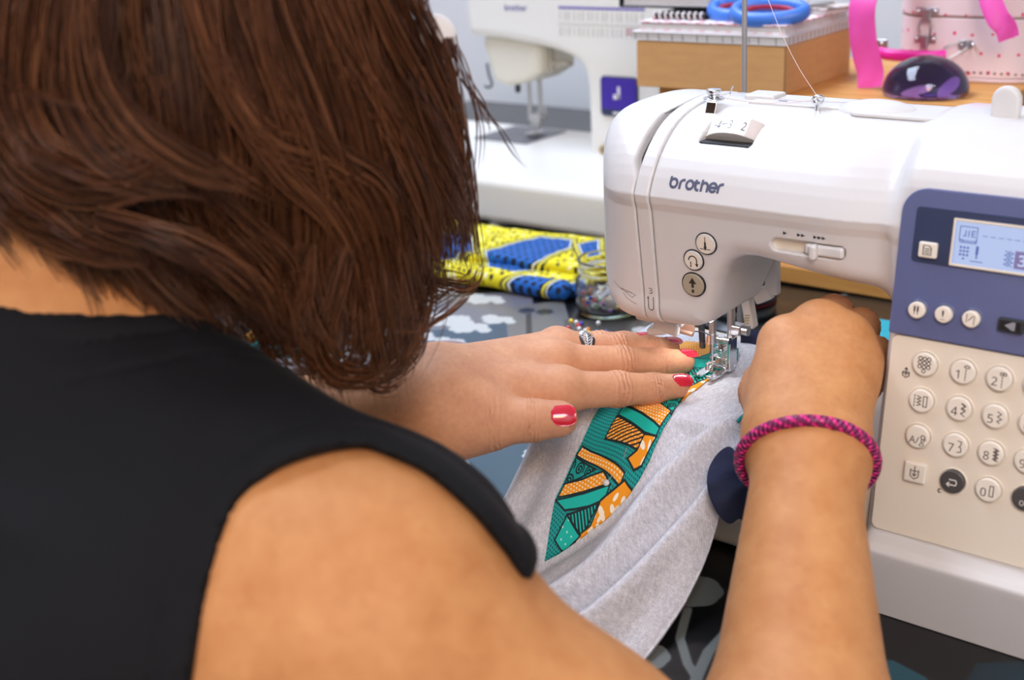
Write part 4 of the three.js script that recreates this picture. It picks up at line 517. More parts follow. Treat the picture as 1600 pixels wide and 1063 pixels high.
// second machine behind, left
const M2 = thing('sewing_machine', 'white sewing machine behind on the left with purple stitch display', 'sewing machine', [-0.655, 0, -0.69]);
{ const wh = std({ color: lin(0.8, 0.77, 0.7), roughness: 0.32, clearcoat: 0.25, clearcoatRoughness: 0.2 });
  const arm = dPoly([...curve2([[-0.05, 0.31], [-0.062, 0.285], [-0.064, 0.235], [-0.06, 0.2]], 8), [0.0, 0.197], [0.06, 0.190], [0.09, 0.184], ...curve2([[0.108, 0.178], [0.122, 0.168], [0.129, 0.15], [0.13, 0.12]], 8), [0.13, 0.03], [0.29, 0.03], [0.29, 0.315], [-0.03, 0.315]]), side = dPoly([[-0.07, 0.02], ...curve2([[-0.07, 0.27], [-0.06, 0.3], [-0.02, 0.315], [0.03, 0.308], [0.052, 0.285], [0.058, 0.26]], 12), [0.06, 0.185], [0.057, 0.02]]);
  const f = (x, y, z) => smin(smax(arm(x, y), side(z, y), 0.012), dBox(x, y, z, 0.045, 0.017, -0.005, 0.25, 0.0165, 0.075, 0.006), 0.01);
  part('body', nets(f, [-0.22, -0.002, -0.085], [0.3, 0.32, 0.075], 0.0032), wh, M2);
  part('extension_table', nets((x, y, z) => smax(dBox(x, y, z, 0.06, 0.0295, 0.085, 0.28, 0.0292, 0.145, 0.012), -(y - 0.0) * 0.9 - 0.0 - Math.max(0, (z - 0.205)) * 0.0, 0.004), [-0.23, -0.002, -0.07], [0.35, 0.064, 0.235], 0.004), wh, M2);
  part('head', nets((x, y, z) => smax(dPoly2h(x, y), Math.abs(z - 0.0) - 0.045, 0.012), [-0.07, 0.125, -0.065], [0.05, 0.21, 0.06], 0.0026), std({ color: lin(0.72, 0.68, 0.57), roughness: 0.4 }), M2);
  part('needle_plate', plate(rrect(-0.06, -0.045, 0.092, 0.095, 0.003), 0.0014, 0.0004).rotateX(-Math.PI / 2).translate(-0.005, 0.0588, 0.01), std({ color: lin(0.18, 0.18, 0.2), metalness: 0.7, roughness: 0.35 }), M2);
  part('presser_bar', rod([0.009, 0.075, -0.004], [0.009, 0.16, -0.004], 0.003), steel, M2); part('needle_bar', rod([-0.006, 0.08, 0], [-0.006, 0.16, 0], 0.0028), steel, M2);
  part('presser_foot', [box(0.016, 0.014, 0.008, 0.004, 0.082, 0, 0.001), box(0.012, 0.01, 0.008, 0.004, 0.072, 0, 0.001), box(0.018, 0.002, 0.03, 0.004, 0.0635, 0.004, 0.0008), rod([0.012, 0.085, 0], [0.022, 0.085, 0], 0.004), box(0.003, 0.014, 0.004, 0.02, 0.093, 0, 0.001)], steel, M2);
  part('needle_clamp', [box(0.006, 0.012, 0.006, -0.018, 0.125, 0.01, 0.001), rod([-0.018, 0.118, 0.01], [-0.018, 0.135, 0.01], 0.002)], darkIron, M2);
  part('threading_lever', [tube([[0.05, 0.165, 0.02], [0.062, 0.163, 0.024], [0.075, 0.166, 0.026], [0.083, 0.164, 0.027]], 0.0035, 16, 8), box(0.006, 0.034, 0.01, 0.048, 0.168, 0.02, 0.002)], std({ color: lin(0.5, 0.46, 0.38), roughness: 0.4 }), M2);
  part('thread_hook', tube([[-0.05, 0.16, 0.035], [-0.045, 0.145, 0.038], [-0.041, 0.132, 0.038], [-0.046, 0.128, 0.039], [-0.052, 0.13, 0.04]], 0.0016, 20, 8), darkIron, M2);
  const disp = new THREE.Group(); disp.name = 'stitch_display'; disp.position.set(0.1795, 0.133, 0.0585); M2.add(disp);
  part('display_frame', plate(rrect(-0.0275, -0.025, 0.055, 0.05, 0.006), 0.003, 0.001), slateDark, disp);
  part('display_screen', plate(rrect(-0.0255, -0.016, 0.051, 0.039, 0.004), 0.0012, 0.0003).translate(0, 0, 0.0026), std({ color: lin(0.06, 0.03, 0.33), roughness: 0.25 }), disp);
  part('stitch_sign', [box(0.004, 0.016, 0.0006, 0.0005, 0.005, 0.004, 0.0002), box(0.009, 0.006, 0.0006, -0.003, 0.0, 0.004, 0.0002)], std({ color: lin(0.75, 0.7, 0.75), roughness: 0.5 }), disp);
  part('display_lettering', box(0.018, 0.0028, 0.0006, 0, -0.0205, 0.0032, 0.0002), paper, disp);
  const chart = canvasTex(1024, 320, (c) => { c.clearRect(0, 0, 1024, 320); c.fillStyle = '#4b3fae'; for (let k = 0; k < 18; k++) c.fillRect(20 + k * 55, 20, 50, 22); c.fillStyle = '#8a8078'; c.strokeStyle = '#8a8078'; c.lineWidth = 5; for (let k = 0; k < 18; k++) { c.beginPath(); for (let j = 0; j < 7; j++) c.lineTo(38 + k * 55 + (j % 2 ? 14 : 0) * Math.sin(k * 2.3), 66 + j * 14); c.stroke(); c.beginPath(); for (let j = 0; j < 7; j++) c.lineTo(40 + k * 55 + (j % 2 ? 12 : -4) * Math.cos(k * 1.7), 210 + j * 14); c.stroke(); } c.fillStyle = '#9d938a'; c.fillRect(10, 182, 1000, 5); c.fillStyle = '#b5485a'; for (let k = 0; k < 12; k++) c.fillRect(800 + (k % 6) * 36, 206 + Math.floor(k / 6) * 36, 24 - (k % 3) * 6, 22); });
  part('stitch_chart', printOn(f, [0.153, 0.2225, 0.06], uX, uY, inZ, 0.132, 0.042, 16, 6, 0.0003), inkMat(chart), M2);
  const b2 = canvasTex(512, 160, (c) => { c.clearRect(0, 0, 512, 160); c.fillStyle = '#55529a'; c.font = 'bold 118px sans-serif'; c.fillText('brother', 30, 112); });
  part('printed_name', printOn(f, [0.022, 0.2365, 0.06], uX, uY, inZ, 0.043, 0.0135, 16, 6, 0.0003), inkMat(b2), M2);
  part('dial', xf(lathe([[0, 0], [0.0062, 0], [0.006, 0.004], [0.004, 0.0055], [0, 0.006]], 24), [0.155, 0.064, 0.0585], [Math.PI / 2, 0, 0]), std({ color: lin(0.42, 0.3, 0.14), metalness: 0.6, roughness: 0.4 }), M2);
  part('printed_mark', [box(0.003, 0.006, 0.0004, 0.18, 0.0885, 0.0588, 0.0001), box(0.02, 0.0016, 0.0004, 0.178, 0.0785, 0.0588, 0.0001)], std({ color: lin(0.35, 0.33, 0.33), roughness: 0.6 }), M2);
}
function dPoly2h(x, y) { return hp2(x, y); }

// ---------------------------------------------------------------- cloth and small things on the table
function rayTo(px, py) { return AX.f.clone().addScaledVector(AX.r, (px - 800) / 1900).addScaledVector(AX.d, (py - 531.5) / 1900); }
function onY(px, py, y) { const r = rayTo(px, py); return CAM.clone().addScaledVector(r, (y - CAM.y) / r.y); }
// the shirt lies over the bed, falls over its front edge and spreads on the table; its height over the ground plan
const folds = [ // ridge (+) and valley (-) lines over x, z with height and half width
  { p: [[0.075, 0.0], [0.04, 0.039], [0.0257, 0.0726], [0.007, 0.098], [-0.027, 0.151], [-0.045, 0.2]], a: -0.012, w: 0.0115 },
  { p: [[0.062, 0.045], [0.047, 0.074], [0.024, 0.11], [0.012, 0.17], [0.0, 0.23]], a: 0.019, w: 0.0118 },
  { p: [[0.06, 0.07], [0.047, 0.093], [0.03, 0.141], [0.02, 0.182], [0.012, 0.24]], a: -0.02, w: 0.0108 },
  { p: [[0.064, 0.08], [0.058, 0.096], [0.044, 0.13], [0.04, 0.189], [0.035, 0.25]], a: 0.022, w: 0.0095 },
  { p: [[-0.075, 0.06], [-0.06, 0.12], [-0.05, 0.2]], a: -0.006, w: 0.012 },
  { p: [[-0.055, 0.05], [-0.048, 0.11], [-0.046, 0.16]], a: 0.005, w: 0.012 },
];
const segD = (x, z, p) => { let d = 1e9; for (let i = 0; i < p.length - 1; i++) { const [ax, az] = p[i], ex = p[i + 1][0] - ax, ez = p[i + 1][1] - az, t = clamp(((x - ax) * ex + (z - az) * ez) / (ex * ex + ez * ez)); d = Math.min(d, Math.hypot(x - ax - ex * t, z - az - ez * t)); } return d; };
const profZ = [-0.12, 0.045, 0.066, 0.082, 0.1, 0.125, 0.155, 0.2, 0.3], profY = [0.0832, 0.0832, 0.083, 0.0735, 0.0545, 0.035, 0.0185, 0.0095, 0.0085];
function shirtY(x, z) {
  let y = spline(z, profZ, profY); const on = sstep(0.035, 0.085, z);
  for (const f of folds) { const d = segD(x, z, f.p) / f.w; y += f.a * Math.exp(-d * d) * (f.a > 0 ? sstep(0.03, 0.09, z) : on); }
  y += 0.0007 * fbm(x * 40, z * 40, 3, 3) + 0.0016 * on * fbm(x * 16 + z * 9, z * 11, 8, 2);
  const left = Math.max(0, -0.068 - x); y -= 9 * left * left * 6 * sstep(0.0, 0.06, z) + 0.0;
  return Math.max(y, z < 0.07 && x > -0.1 ? 0.0815 : 0.003);
}
function onShirt(px, py) { const r = rayTo(px, py), p = CAM.clone(); let t = 0.3; for (; t < 1.1; t += 0.0008) { p.copy(CAM).addScaledVector(r, t); if (p.y < spline(p.z, profZ, profY)) break; } return [p.x, p.z]; }
const jersey = dataTex(512, (u, v, i, j) => { const f = 0.5 + 0.5 * noise(i * 0.55, j * 0.16, 4), g = 0.5 + 0.5 * noise(i * 0.21, j * 0.05, 9), s = 0.5 + 0.5 * noise(i * 0.9, j * 0.9, 2); const t = 0.83 + 0.2 * (f - 0.5) + 0.16 * (g - 0.5) + 0.12 * (s - 0.5); return [t * 1.0, t * 1.0, t * 1.02]; }, true);
const weave = dataTex(128, (u, v, i, j) => 0.5 + 0.25 * Math.sin(i * 0.785 * 2) + 0.25 * Math.sin(j * 0.785 * 2));
const greyCloth = std({ map: rep(jersey, 7), bumpMap: rep(weave, 40), bumpScale: 0.0002, roughness: 0.95, sheen: 0.25, sheenRoughness: 0.6, sheenColor: lin(0.8, 0.8, 0.82) });
const shirt = thing('t_shirt', 'pale grey marled jersey t-shirt being sewn, draped over the machine bed', 't-shirt');
const xl = (z) => spline(z, [-0.07, 0.0, 0.06, 0.1, 0.13, 0.2, 0.27], [-0.085, -0.086, -0.087, -0.086, -0.085, -0.085, -0.085]);
const xr = (z) => spline(z, [-0.07, -0.055, 0.0, 0.05, 0.07, 0.1, 0.135, 0.2, 0.27], [-0.005, 0.02, 0.07, 0.078, 0.068, 0.0635, 0.0648, 0.0665, 0.068]);
{ const NU = 110, NV = 170, P = [], UV = [], I = [], row = NU + 1, thick = 0.0013;
  for (let q = 0; q < 2; q++) for (let j = 0; j <= NV; j++) for (let i = 0; i <= NU; i++) { const z = lerp(-0.064, 0.219, j / NV), x = lerp(xl(z), xr(z), i / NU); let y = shirtY(x, z); const e = Math.min(1, (1 - i / NU) * 14); y -= 0.006 * (1 - e) * (1 - e) * sstep(0.06, 0.09, z); P.push(x, y + (q ? -thick : 0), z); UV.push(x + 0.3 * (y - 0.08), z - 0.9 * (y - 0.08)); }
  const n = row * (NV + 1); for (let j = 0; j < NV; j++) for (let i = 0; i < NU; i++) { const a = j * row + i, b = a + 1, c = a + row, d = c + 1; I.push(a, c, b, b, c, d, n + a, n + b, n + c, n + b, n + d, n + c); }
  const rim = (a, b) => I.push(a, b, n + a, b, n + b, n + a); for (let j = 0; j < NV; j++) { rim(j * row, (j + 1) * row); rim((j + 1) * row + NU, j * row + NU); } for (let i = 0; i < NU; i++) { rim(i + 1, i); rim(NV * row + i, NV * row + i + 1); }
  const g = new THREE.BufferGeometry(); g.setAttribute('position', new THREE.Float32BufferAttribute(P, 3)); g.setAttribute('uv', new THREE.Float32BufferAttribute(UV, 2)); g.setIndex(I); g.computeVertexNormals(); part('shirt_body', g, greyCloth, shirt);
  const navy = std({ color: lin(0.022, 0.034, 0.1), roughness: 0.9, bumpMap: rep(weave, 60), bumpScale: 0.0004, sheen: 0.3, sheenColor: lin(0.3, 0.35, 0.6) });
  const col = []; for (let k = 0; k <= 10; k++) { const x = lerp(-0.012, 0.062, k / 10), z = -0.061 + 0.012 * Math.sin(k / 10 * 3.1) * -1 + 0.05 * (k / 10) ** 2; col.push([x, 0.0865, z]); }
  part('collar', ribbon(col, () => 0.0062, 0.0016, 30, () => [0.3, 0.55, -0.8]), navy, shirt, 'navy ribbed collar');
  const cu = [[1178, 722], [1160, 724], [1146, 736], [1143, 756], [1151, 778], [1166, 794], [1182, 800]].map(([px, py], k) => { const z = [0.094, 0.0985, 0.104, 0.1095, 0.112, 0.111, 0.107][k], r = rayTo(px, py); const p = CAM.clone().addScaledVector(r, (z - CAM.z) / r.z); return p.toArray(); });
  part('cuff', ribbon(cu, () => 0.0135, 0.0018, 40, (t) => [0.75, 0.1, -0.55 + 0.35 * t]), navy, shirt, 'navy ribbed cuff');
  const sl = [[1190, 690], [1170, 700], [1150, 715], [1132, 745], [1118, 785], [1105, 830]].map(([px, py], k) => { const z = [0.082, 0.086, 0.09, 0.094, 0.1, 0.109][k], r = rayTo(px, py); return CAM.clone().addScaledVector(r, (z - CAM.z) / r.z).toArray(); });
  part('sleeve_fold', tube(sl, 0.0052, 40, 12), greyCloth, shirt);
  part('thread_tuft', tube([onShirt(1152, 673), onShirt(1160, 667), onShirt(1172, 661)].map(([x, z]) => [x, shirtY(x, z) + 0.0012, z]), 0.0011, 12, 6), std({ color: lin(0.0, 0.35, 0.32), roughness: 0.8 }), shirt);
}
// the printed cotton point sewn on to it
const stripL = [[850, 856], [868, 792], [903, 716], [945, 630], [985, 596], [1025, 572], [1052, 549], [1072, 538]].map((p) => onShirt(...p));
const stripR = [[850.5, 856], [890, 830], [945, 790], [985, 750], [1015, 705], [1050, 650], [1078, 617], [1108, 596], [1135, 584], [1153, 566], [1154, 552]].map((p) => onShirt(...p));
const along = (L, t) => { const f = t * (L.length - 1), i = Math.min(L.length - 2, Math.floor(f)); return [lerp(L[i][0], L[i + 1][0], f - i), lerp(L[i][1], L[i + 1][1], f - i)]; };
const SB = [-0.062, -0.085, 0.092, 0.255]; // ground plan of the print: x0, z0, width, depth
const waxTex = canvasTex(1024, 2048, (c, W, Hh) => {
  const Q = ([x, z]) => [(x - SB[0]) / SB[2] * W, (z - SB[1]) / SB[3] * Hh], sc = W / SB[2];
  const teal = '#04bdaa', tealD = '#04a097', org = '#fb9f10', ink = '#0b2326';
  const path = (pts) => { c.beginPath(); pts.forEach((p, i) => { const q = Q(onShirt(...p)); i ? c.lineTo(...q) : c.moveTo(...q); }); c.closePath(); };
  const dots = (col, step, r, sk = 1) => { c.fillStyle = col; for (let j = 0; j < Hh; j += step) for (let i = (Math.round(j / step) % 2) * step * 0.5; i < W; i += step) { c.beginPath(); c.ellipse(i, j, r, r * sk, 0, 0, 7); c.fill(); } };
  c.fillStyle = tealD; c.fillRect(0, 0, W, Hh); c.fillStyle = '#0a9a8d'; dots('#0e4a50', 14, 3.7);
  const pat = (pts, bg, fn, lw = 8) => { c.save(); path(pts); c.clip(); if (bg) { c.fillStyle = bg; c.fillRect(0, 0, W, Hh); } if (fn) fn(); c.restore(); path(pts); c.strokeStyle = ink; c.lineWidth = lw; c.stroke(); };
  const check = (col) => { c.fillStyle = col; for (let j = 0; j < Hh; j += 15) for (let i = (j / 15 % 2) * 11; i < W; i += 22) c.fillRect(i, j, 12, 7); };
  const hatch = (col, step, ang, w) => { c.strokeStyle = col; c.lineWidth = w; for (let k = -3000; k < 4000; k += step) { c.beginPath(); c.moveTo(k, 0); c.lineTo(k + Math.tan(ang) * Hh, Hh); c.stroke(); } };
  const swirl = () => { c.strokeStyle = ink; c.lineWidth = 8; for (let j = 0; j < Hh; j += 62) for (let i = (j / 62 % 2) * 35; i < W; i += 70) { c.beginPath(); for (let a = 0; a < 13; a += 0.3) c.lineTo(i + (2 + a * 2.2) * Math.cos(a), j + (2 + a * 2.2) * Math.sin(a)); c.stroke(); } };
  const blobs = () => { c.fillStyle = '#fff3dc'; const r = RNG(3); for (let k = 0; k < 900; k++) { c.beginPath(); c.ellipse(r() * W, r() * Hh, 14 + 12 * r(), 8 + 7 * r(), r() * 3, 0, 7); c.fill(); } };
  pat([[985, 600], [1100, 560], [1160, 550], [1120, 590], [1090, 600], [1060, 625], [985, 640]], teal, () => { hatch(ink, 34, 0.9, 9); dots('#d8efe6', 30, 4); });
  pat([[1000, 575], [1100, 545], [1130, 560], [1085, 580], [1000, 600]], tealD, () => dots('#0e4a50', 15, 3.8));
  pat([[1055, 560], [1060, 540], [1112, 530], [1110, 556], [1075, 566]], org, () => check('#ffe0a0'));
  pat([[1040, 560], [1110, 565], [1110, 578], [1030, 580]], teal);
  pat([[1014, 628], [1073, 618], [1080, 620], [1049, 650]], teal, swirl);
  pat([[1062, 632], [1078, 606], [1112, 592], [1116, 602], [1090, 618]], org, blobs);
  pat([[980, 627], [1012, 624], [1049, 646], [1031, 667], [978, 637]], org, () => check('#fdeccb'));
  pat([[975, 637], [1031, 667], [1024, 679], [1006, 677], [966, 654]], teal);
  pat([[964, 655], [1007, 678], [996, 702], [945, 694]], org, () => { check('#fbd9a0'); hatch('#2a1a0c', 36, -1.15, 6); });
  pat([[1007, 678], [1026, 677], [1002, 716], [990, 724], [980, 716], [996, 700]], org, blobs);
  pat([[910, 707], [976, 733], [968, 749], [901, 724]], org, () => check('#fbe3b8'));
  pat([[901, 726], [931, 740], [882, 768]], tealD, swirl);
  pat([[943, 742], [953, 753], [872, 789], [883, 767]], org, () => check('#fbe3b8'));
  pat([[953, 754], [943, 774], [882, 801], [868, 793]], teal);
  pat([[936, 775], [908, 816], [886, 803]], teal, () => hatch(ink, 30, 0.9, 10));
  pat([[976, 740], [990, 748], [940, 800], [890, 838], [884, 830], [922, 801], [938, 772]], org, blobs);
  pat([[886, 804], [906, 816], [880, 840], [866, 832]], teal, () => dots('#d8efe6', 34, 4));
});
const strip = thing('fabric_strip', 'teal and orange wax print cotton point pinned along the grey shirt', 'fabric strip');
{ const NT2 = 90, NS = 14, P = [], UV = [], I = [], row = NS + 1, th = 0.0007;
  for (let q = 0; q < 2; q++) for (let j = 0; j <= NT2; j++) for (let i = 0; i <= NS; i++) { const a = along(stripL, j / NT2), b = along(stripR, j / NT2), s = i / NS, x = lerp(a[0], b[0], s), z = lerp(a[1], b[1], s); const back = sstep(0.0, -0.05, z); const y = shirtY(x, z) + 0.0012 + 0.0006 * Math.abs(noise(x * 120, z * 120)) + back * (0.0015 + 0.0035 * Math.max(0, Math.sin(x * 240 + z * 120)) * (s < 0.5 ? 1 : 0.3)); P.push(x, y - q * th, z); UV.push((x - SB[0]) / SB[2], 1 - (z - SB[1]) / SB[3]); }
  const n = row * (NT2 + 1); for (let j = 0; j < NT2; j++) for (let i = 0; i < NS; i++) { const a = j * row + i, b = a + 1, c = a + row, d = c + 1; I.push(a, b, c, b, d, c, n + a, n + c, n + b, n + b, n + c, n + d); }
  const rim = (a, b) => I.push(a, n + a, b, b, n + a, n + b); for (let j = 0; j < NT2; j++) { rim(j * row, (j + 1) * row); rim((j + 1) * row + NS, j * row + NS); }
  const g = new THREE.BufferGeometry(); g.setAttribute('position', new THREE.Float32BufferAttribute(P, 3)); g.setAttribute('uv', new THREE.Float32BufferAttribute(UV, 2)); g.setIndex(I); g.computeVertexNormals(); part('print_cloth', g, std({ map: waxTex, roughness: 0.8, side: THREE.DoubleSide }), strip); }
// pins: one of each head colour is built, the others are copies
const HEADS = { red: lin(0.62, 0.02, 0.03), blue: lin(0.03, 0.06, 0.42), white: lin(0.8, 0.78, 0.76), yellow: lin(0.85, 0.6, 0.02), black: lin(0.015, 0.015, 0.02), green: lin(0.35, 0.6, 0.35), violet: lin(0.2, 0.1, 0.4), orange: lin(0.8, 0.22, 0.02) };
const pinMade = {};
function pin(color, head, dir, label, group, len = 0.03, r = 0.0021) {
  let p; if (!pinMade[color + len]) { p = thing('pin', label, 'pin', [0, 0, 0], 0, group); part('head', ball(r, 0, 0, 0, 16, 12), std({ color: HEADS[color], roughness: 0.18, clearcoat: 0.5 }), p); part('shaft', rod([0, 0, 0], [0, -len, 0], 0.00032, 0.00022, 6), steel, p); pinMade[color + len] = p; } else { p = copy(pinMade[color + len], 'pin', label); p.userData.group = group; if (!group) delete p.userData.group; }
  p.position.set(...head); p.quaternion.setFromUnitVectors(V(0, -1, 0), V(...dir).normalize()); return p;
}
const sh = (px, py, up) => { const [x, z] = onShirt(px, py); return [x, shirtY(x, z) + up, z]; };
const flat = (a, b) => V(...b).sub(V(...a)).toArray();
pin('white', sh(947, 758, 0.0042), flat(sh(947, 758, 0.0042), sh(958, 741, 0.0012)), 'white headed pin in the orange band near the strip\'s lower end', null, 0.012);
pin('white', sh(1046, 623, 0.0038), flat(sh(1046, 623, 0.0038), sh(1058, 606, 0.0012)), 'white headed pin in the strip under the left index finger', null, 0.012);
single('pin', rod(sh(974, 717, 0.0012), sh(979, 706, 0.0034), 0.0003, 0.0004, 6), steel, 'bare steel pin tip poking out of the orange hatched square', 'pin');
// glass jar of pins
const JX = -0.2575, JZ = -0.2655;
{ const t = thing('glass_jar', 'short round glass jar holding loose coloured pins', 'jar', [JX, 0.0002, JZ]);
  const outer = [[0, 0], [0.024, 0], [0.0285, 0.0015], [0.031, 0.006], [0.0318, 0.014], [0.0316, 0.028], [0.0302, 0.034], [0.0275, 0.0385], [0.0272, 0.041], [0.0284, 0.0425], [0.0286, 0.0445], [0.0276, 0.046], [0.0278, 0.05], [0.0286, 0.0515], [0.0282, 0.0532], [0.0265, 0.0536]], inner = [[0.0252, 0.0525], [0.025, 0.041], [0.0272, 0.036], [0.0288, 0.03], [0.029, 0.014], [0.028, 0.007], [0.024, 0.0045], [0, 0.0042]];
  part('glass_wall', lathe([...outer, ...inner], 72), std({ color: 0xffffff, transmission: 1, thickness: 0.003, ior: 1.5, roughness: 0.02, attenuationColor: lin(0.75, 0.9, 0.85), attenuationDistance: 0.05 }), t);
  part('label_disc', xf(lathe([[0, 0], [0.0058, 0], [0.0058, 0.0006], [0, 0.0008]], 24), [0.017, 0.018, 0.021], [1.3, 0, -0.6]), steel, t); }
{ const r = RNG(12), cols = ['red', 'blue', 'white', 'yellow', 'red', 'white', 'blue', 'black', 'green', 'violet', 'orange'];
  for (let k = 0; k < 84; k++) { const col = cols[Math.floor(r() * cols.length)], a = r() * 6.283, rr = 0.0245 * Math.sqrt(r()), lay = Math.floor(k / 28), y = 0.0078 + lay * 0.0048 + 0.002 * r(), h = [JX + rr * Math.cos(a), y, JZ + rr * Math.sin(a)]; const tx = JX + 0.012 + 0.008 * (r() - 0.5) - h[0], tz = JZ - 0.004 + 0.016 * (r() - 0.5) - h[2], d = V(tx, 0.004 + 0.012 * r(), tz); pin(col, h, d.toArray(), col + ' headed pin loose among the others in the glass jar', col + ' headed pins in the glass jar', 0.02); }
  for (let k = 0; k < 26; k++) { const a = r() * 6.283, c = V(JX + 0.01 + 0.007 * (r() - 0.5), 0.021 + 0.007 * r(), JZ - 0.003 + 0.012 * (r() - 0.5)), d = V(Math.cos(a), 0.5 * (r() - 0.5), Math.sin(a)).multiplyScalar(0.0085); const m = single('steel_pin', rod(c.clone().sub(d).toArray(), c.clone().add(d).toArray(), 0.0005, 0.0003, 6), steel, 'plain steel pin in the tangle inside the glass jar', 'pin', 'plain pins in the glass jar'); } }
// pincushion behind the left hand
{ const c0 = onY(905, 534, 0.026), t = thing('pincushion', 'small dark pincushion stuck with coloured pins behind the left hand', 'pincushion', [c0.x, 0.0002, c0.z]);
  part('cushion', nets((x, y, z) => { const k = Math.hypot(x / 0.03, (y - 0.011) / 0.0125, z / 0.026); return (k - 1) * 0.011 + 0.001 * Math.cos(6 * Math.atan2(z, x)) * clamp(1 - y / 0.03); }, [-0.036, -0.004, -0.034], [0.036, 0.028, 0.034], 0.0018, { lip: 2.5 }), std({ color: lin(0.09, 0.06, 0.07), roughness: 0.9 }), t);
  const stuck = [[892.5, 502, 'yellow'], [900.5, 504, 'white'], [909, 506, 'blue'], [881, 514, 'blue'], [888, 513, 'red'], [861, 522, 'green'], [871, 519, 'black'], [854, 522, 'black'], [905, 514, 'white'], [914.5, 517, 'white'], [919, 515, 'orange'], [920, 520, 'yellow'], [935, 505, 'white'], [933, 519, 'blue'], [940, 520, 'yellow'], [947.5, 519, 'blue'], [874, 527, 'violet'], [883, 517, 'black'], [904, 509, 'red']];
  for (const [px, py, col] of stuck) { const row = stuck.filter((q) => q[2] === col).sort((p, q) => p[0] - q[0]), k = row.findIndex((q) => q[0] === px && q[1] === py), which = row.length === 1 ? '' : (k === 0 ? 'leftmost ' : k === row.length - 1 ? 'rightmost ' : ['', 'second ', 'third ', 'fourth '][k]), where = which && k && k < row.length - 1 ? ', counted from the left' : ''; const h = onY(px, py, 0.041), d = V(c0.x, 0.0, c0.z).sub(h).multiply(V(0.55, 1, 0.55)); pin(col, h.toArray(), d.toArray(), which + col + ' headed pin standing in the pincushion' + where, col + ' pins in the pincushion', 0.03); } }
// folded wax print
{ const A = V(-0.452, 0.013, -0.335), rot = 0.1;
  const fx = (x, z) => [(x - A.x) * Math.cos(rot) - (z - A.z) * Math.sin(rot), (x - A.x) * Math.sin(rot) + (z - A.z) * Math.cos(rot)];
  const f = (x, y, z) => { const [u, w] = fx(x, z), n = 0.003 * noise(x * 22, z * 22, 1) + 0.0012 * noise(x * 70, z * 70, 2); let d = dBox(u, y - n, w, 0, 0.0075, 0.012, 0.15, 0.0068, 0.062, 0.006); d = smin(d, dBox(u, y - n * 1.2, w, 0.002, 0.0195, -0.006, 0.138, 0.0058, 0.05, 0.0055), 0.002); d = smin(d, dCap(u, y, w, [-0.1, 0.011 + n, 0.072], [0.13, 0.011 + n, 0.078], 0.0105, 0.0105), 0.003); d = smin(d, dBox(u, y - n, w, 0.105, 0.0135, -0.03, 0.052, 0.011, 0.03, 0.008), 0.004); return smax(d, 0.0008 - y, 0.001); };
  const FB = [-0.66, -0.48, 0.38, 0.26];
  const tex = canvasTex(1024, 700, (c, W, Hh) => { const Q = (px, py, y = 0.024) => { const p = onY(px, py, y); return [(p.x - FB[0]) / FB[2] * W, (p.z - FB[1]) / FB[3] * Hh]; }; const path = (pts) => { c.beginPath(); pts.forEach((p, i) => (i ? c.lineTo(...Q(...p)) : c.moveTo(...Q(...p)))); c.closePath(); };
    const r = RNG(8); c.fillStyle = '#e6d610'; c.fillRect(0, 0, W, Hh); for (let j = 0; j < Hh; j += 17) for (let i = 0; i < W; i += 19) { c.fillStyle = ['#1a1a12', '#1a1a12', '#f3eec2', '#e6d610'][Math.floor(r() * 4)]; c.beginPath(); c.ellipse(i + (j / 17 % 2) * 9, j, 4 + 4 * r(), 3 + 3 * r(), r() * 3, 0, 7); c.fill(); }
    const edge = (w, col) => { c.strokeStyle = col; c.lineWidth = w; c.stroke(); };
    const panel = (pts, sc) => { path(pts); edge(40, '#101613'); edge(30, '#efe24a'); edge(17, '#101613'); edge(9, '#f3efd0'); c.save(); path(pts); c.clip(); c.fillStyle = '#0f62b8'; c.fillRect(0, 0, W, Hh); c.fillStyle = '#0a1a33'; for (let j = 0; j < Hh; j += 15) for (let i = (j / 15 % 2) * 13; i < W; i += 26) { c.beginPath(); c.ellipse(i, j, 9, 5, -0.5, 0, 7); c.fill(); } c.restore(); };
    panel([[760, 393], [844, 371], [892, 377], [890, 389], [847, 408], [761, 412]]); panel([[655, 395], [660, 366], [735, 366], [738, 392]]); panel([[905, 384], [935, 378], [935, 396], [912, 400]]); panel([[790, 428], [835, 424], [880, 432], [830, 452]], 1); panel([[835, 440], [900, 428], [905, 440], [860, 466]], 1); panel([[640, 425], [690, 420], [735, 432], [690, 445]], 1); panel([[560, 380], [630, 370], [630, 392], [570, 410]]); });
  const uvf = (x, y, z) => [(x - FB[0]) / FB[2] + 0.0 * y, 1 - (z - 0.35 * (y - 0.024) - FB[1]) / FB[3]];
  single('folded_cloth', nets(f, [-0.63, 0, -0.44], [-0.28, 0.035, -0.215], 0.0024, { uv: uvf, lip: 1.4 }), std({ map: tex, roughness: 0.75, side: THREE.DoubleSide }), 'folded blue and yellow wax print cloth behind the pin jar', 'fabric'); }
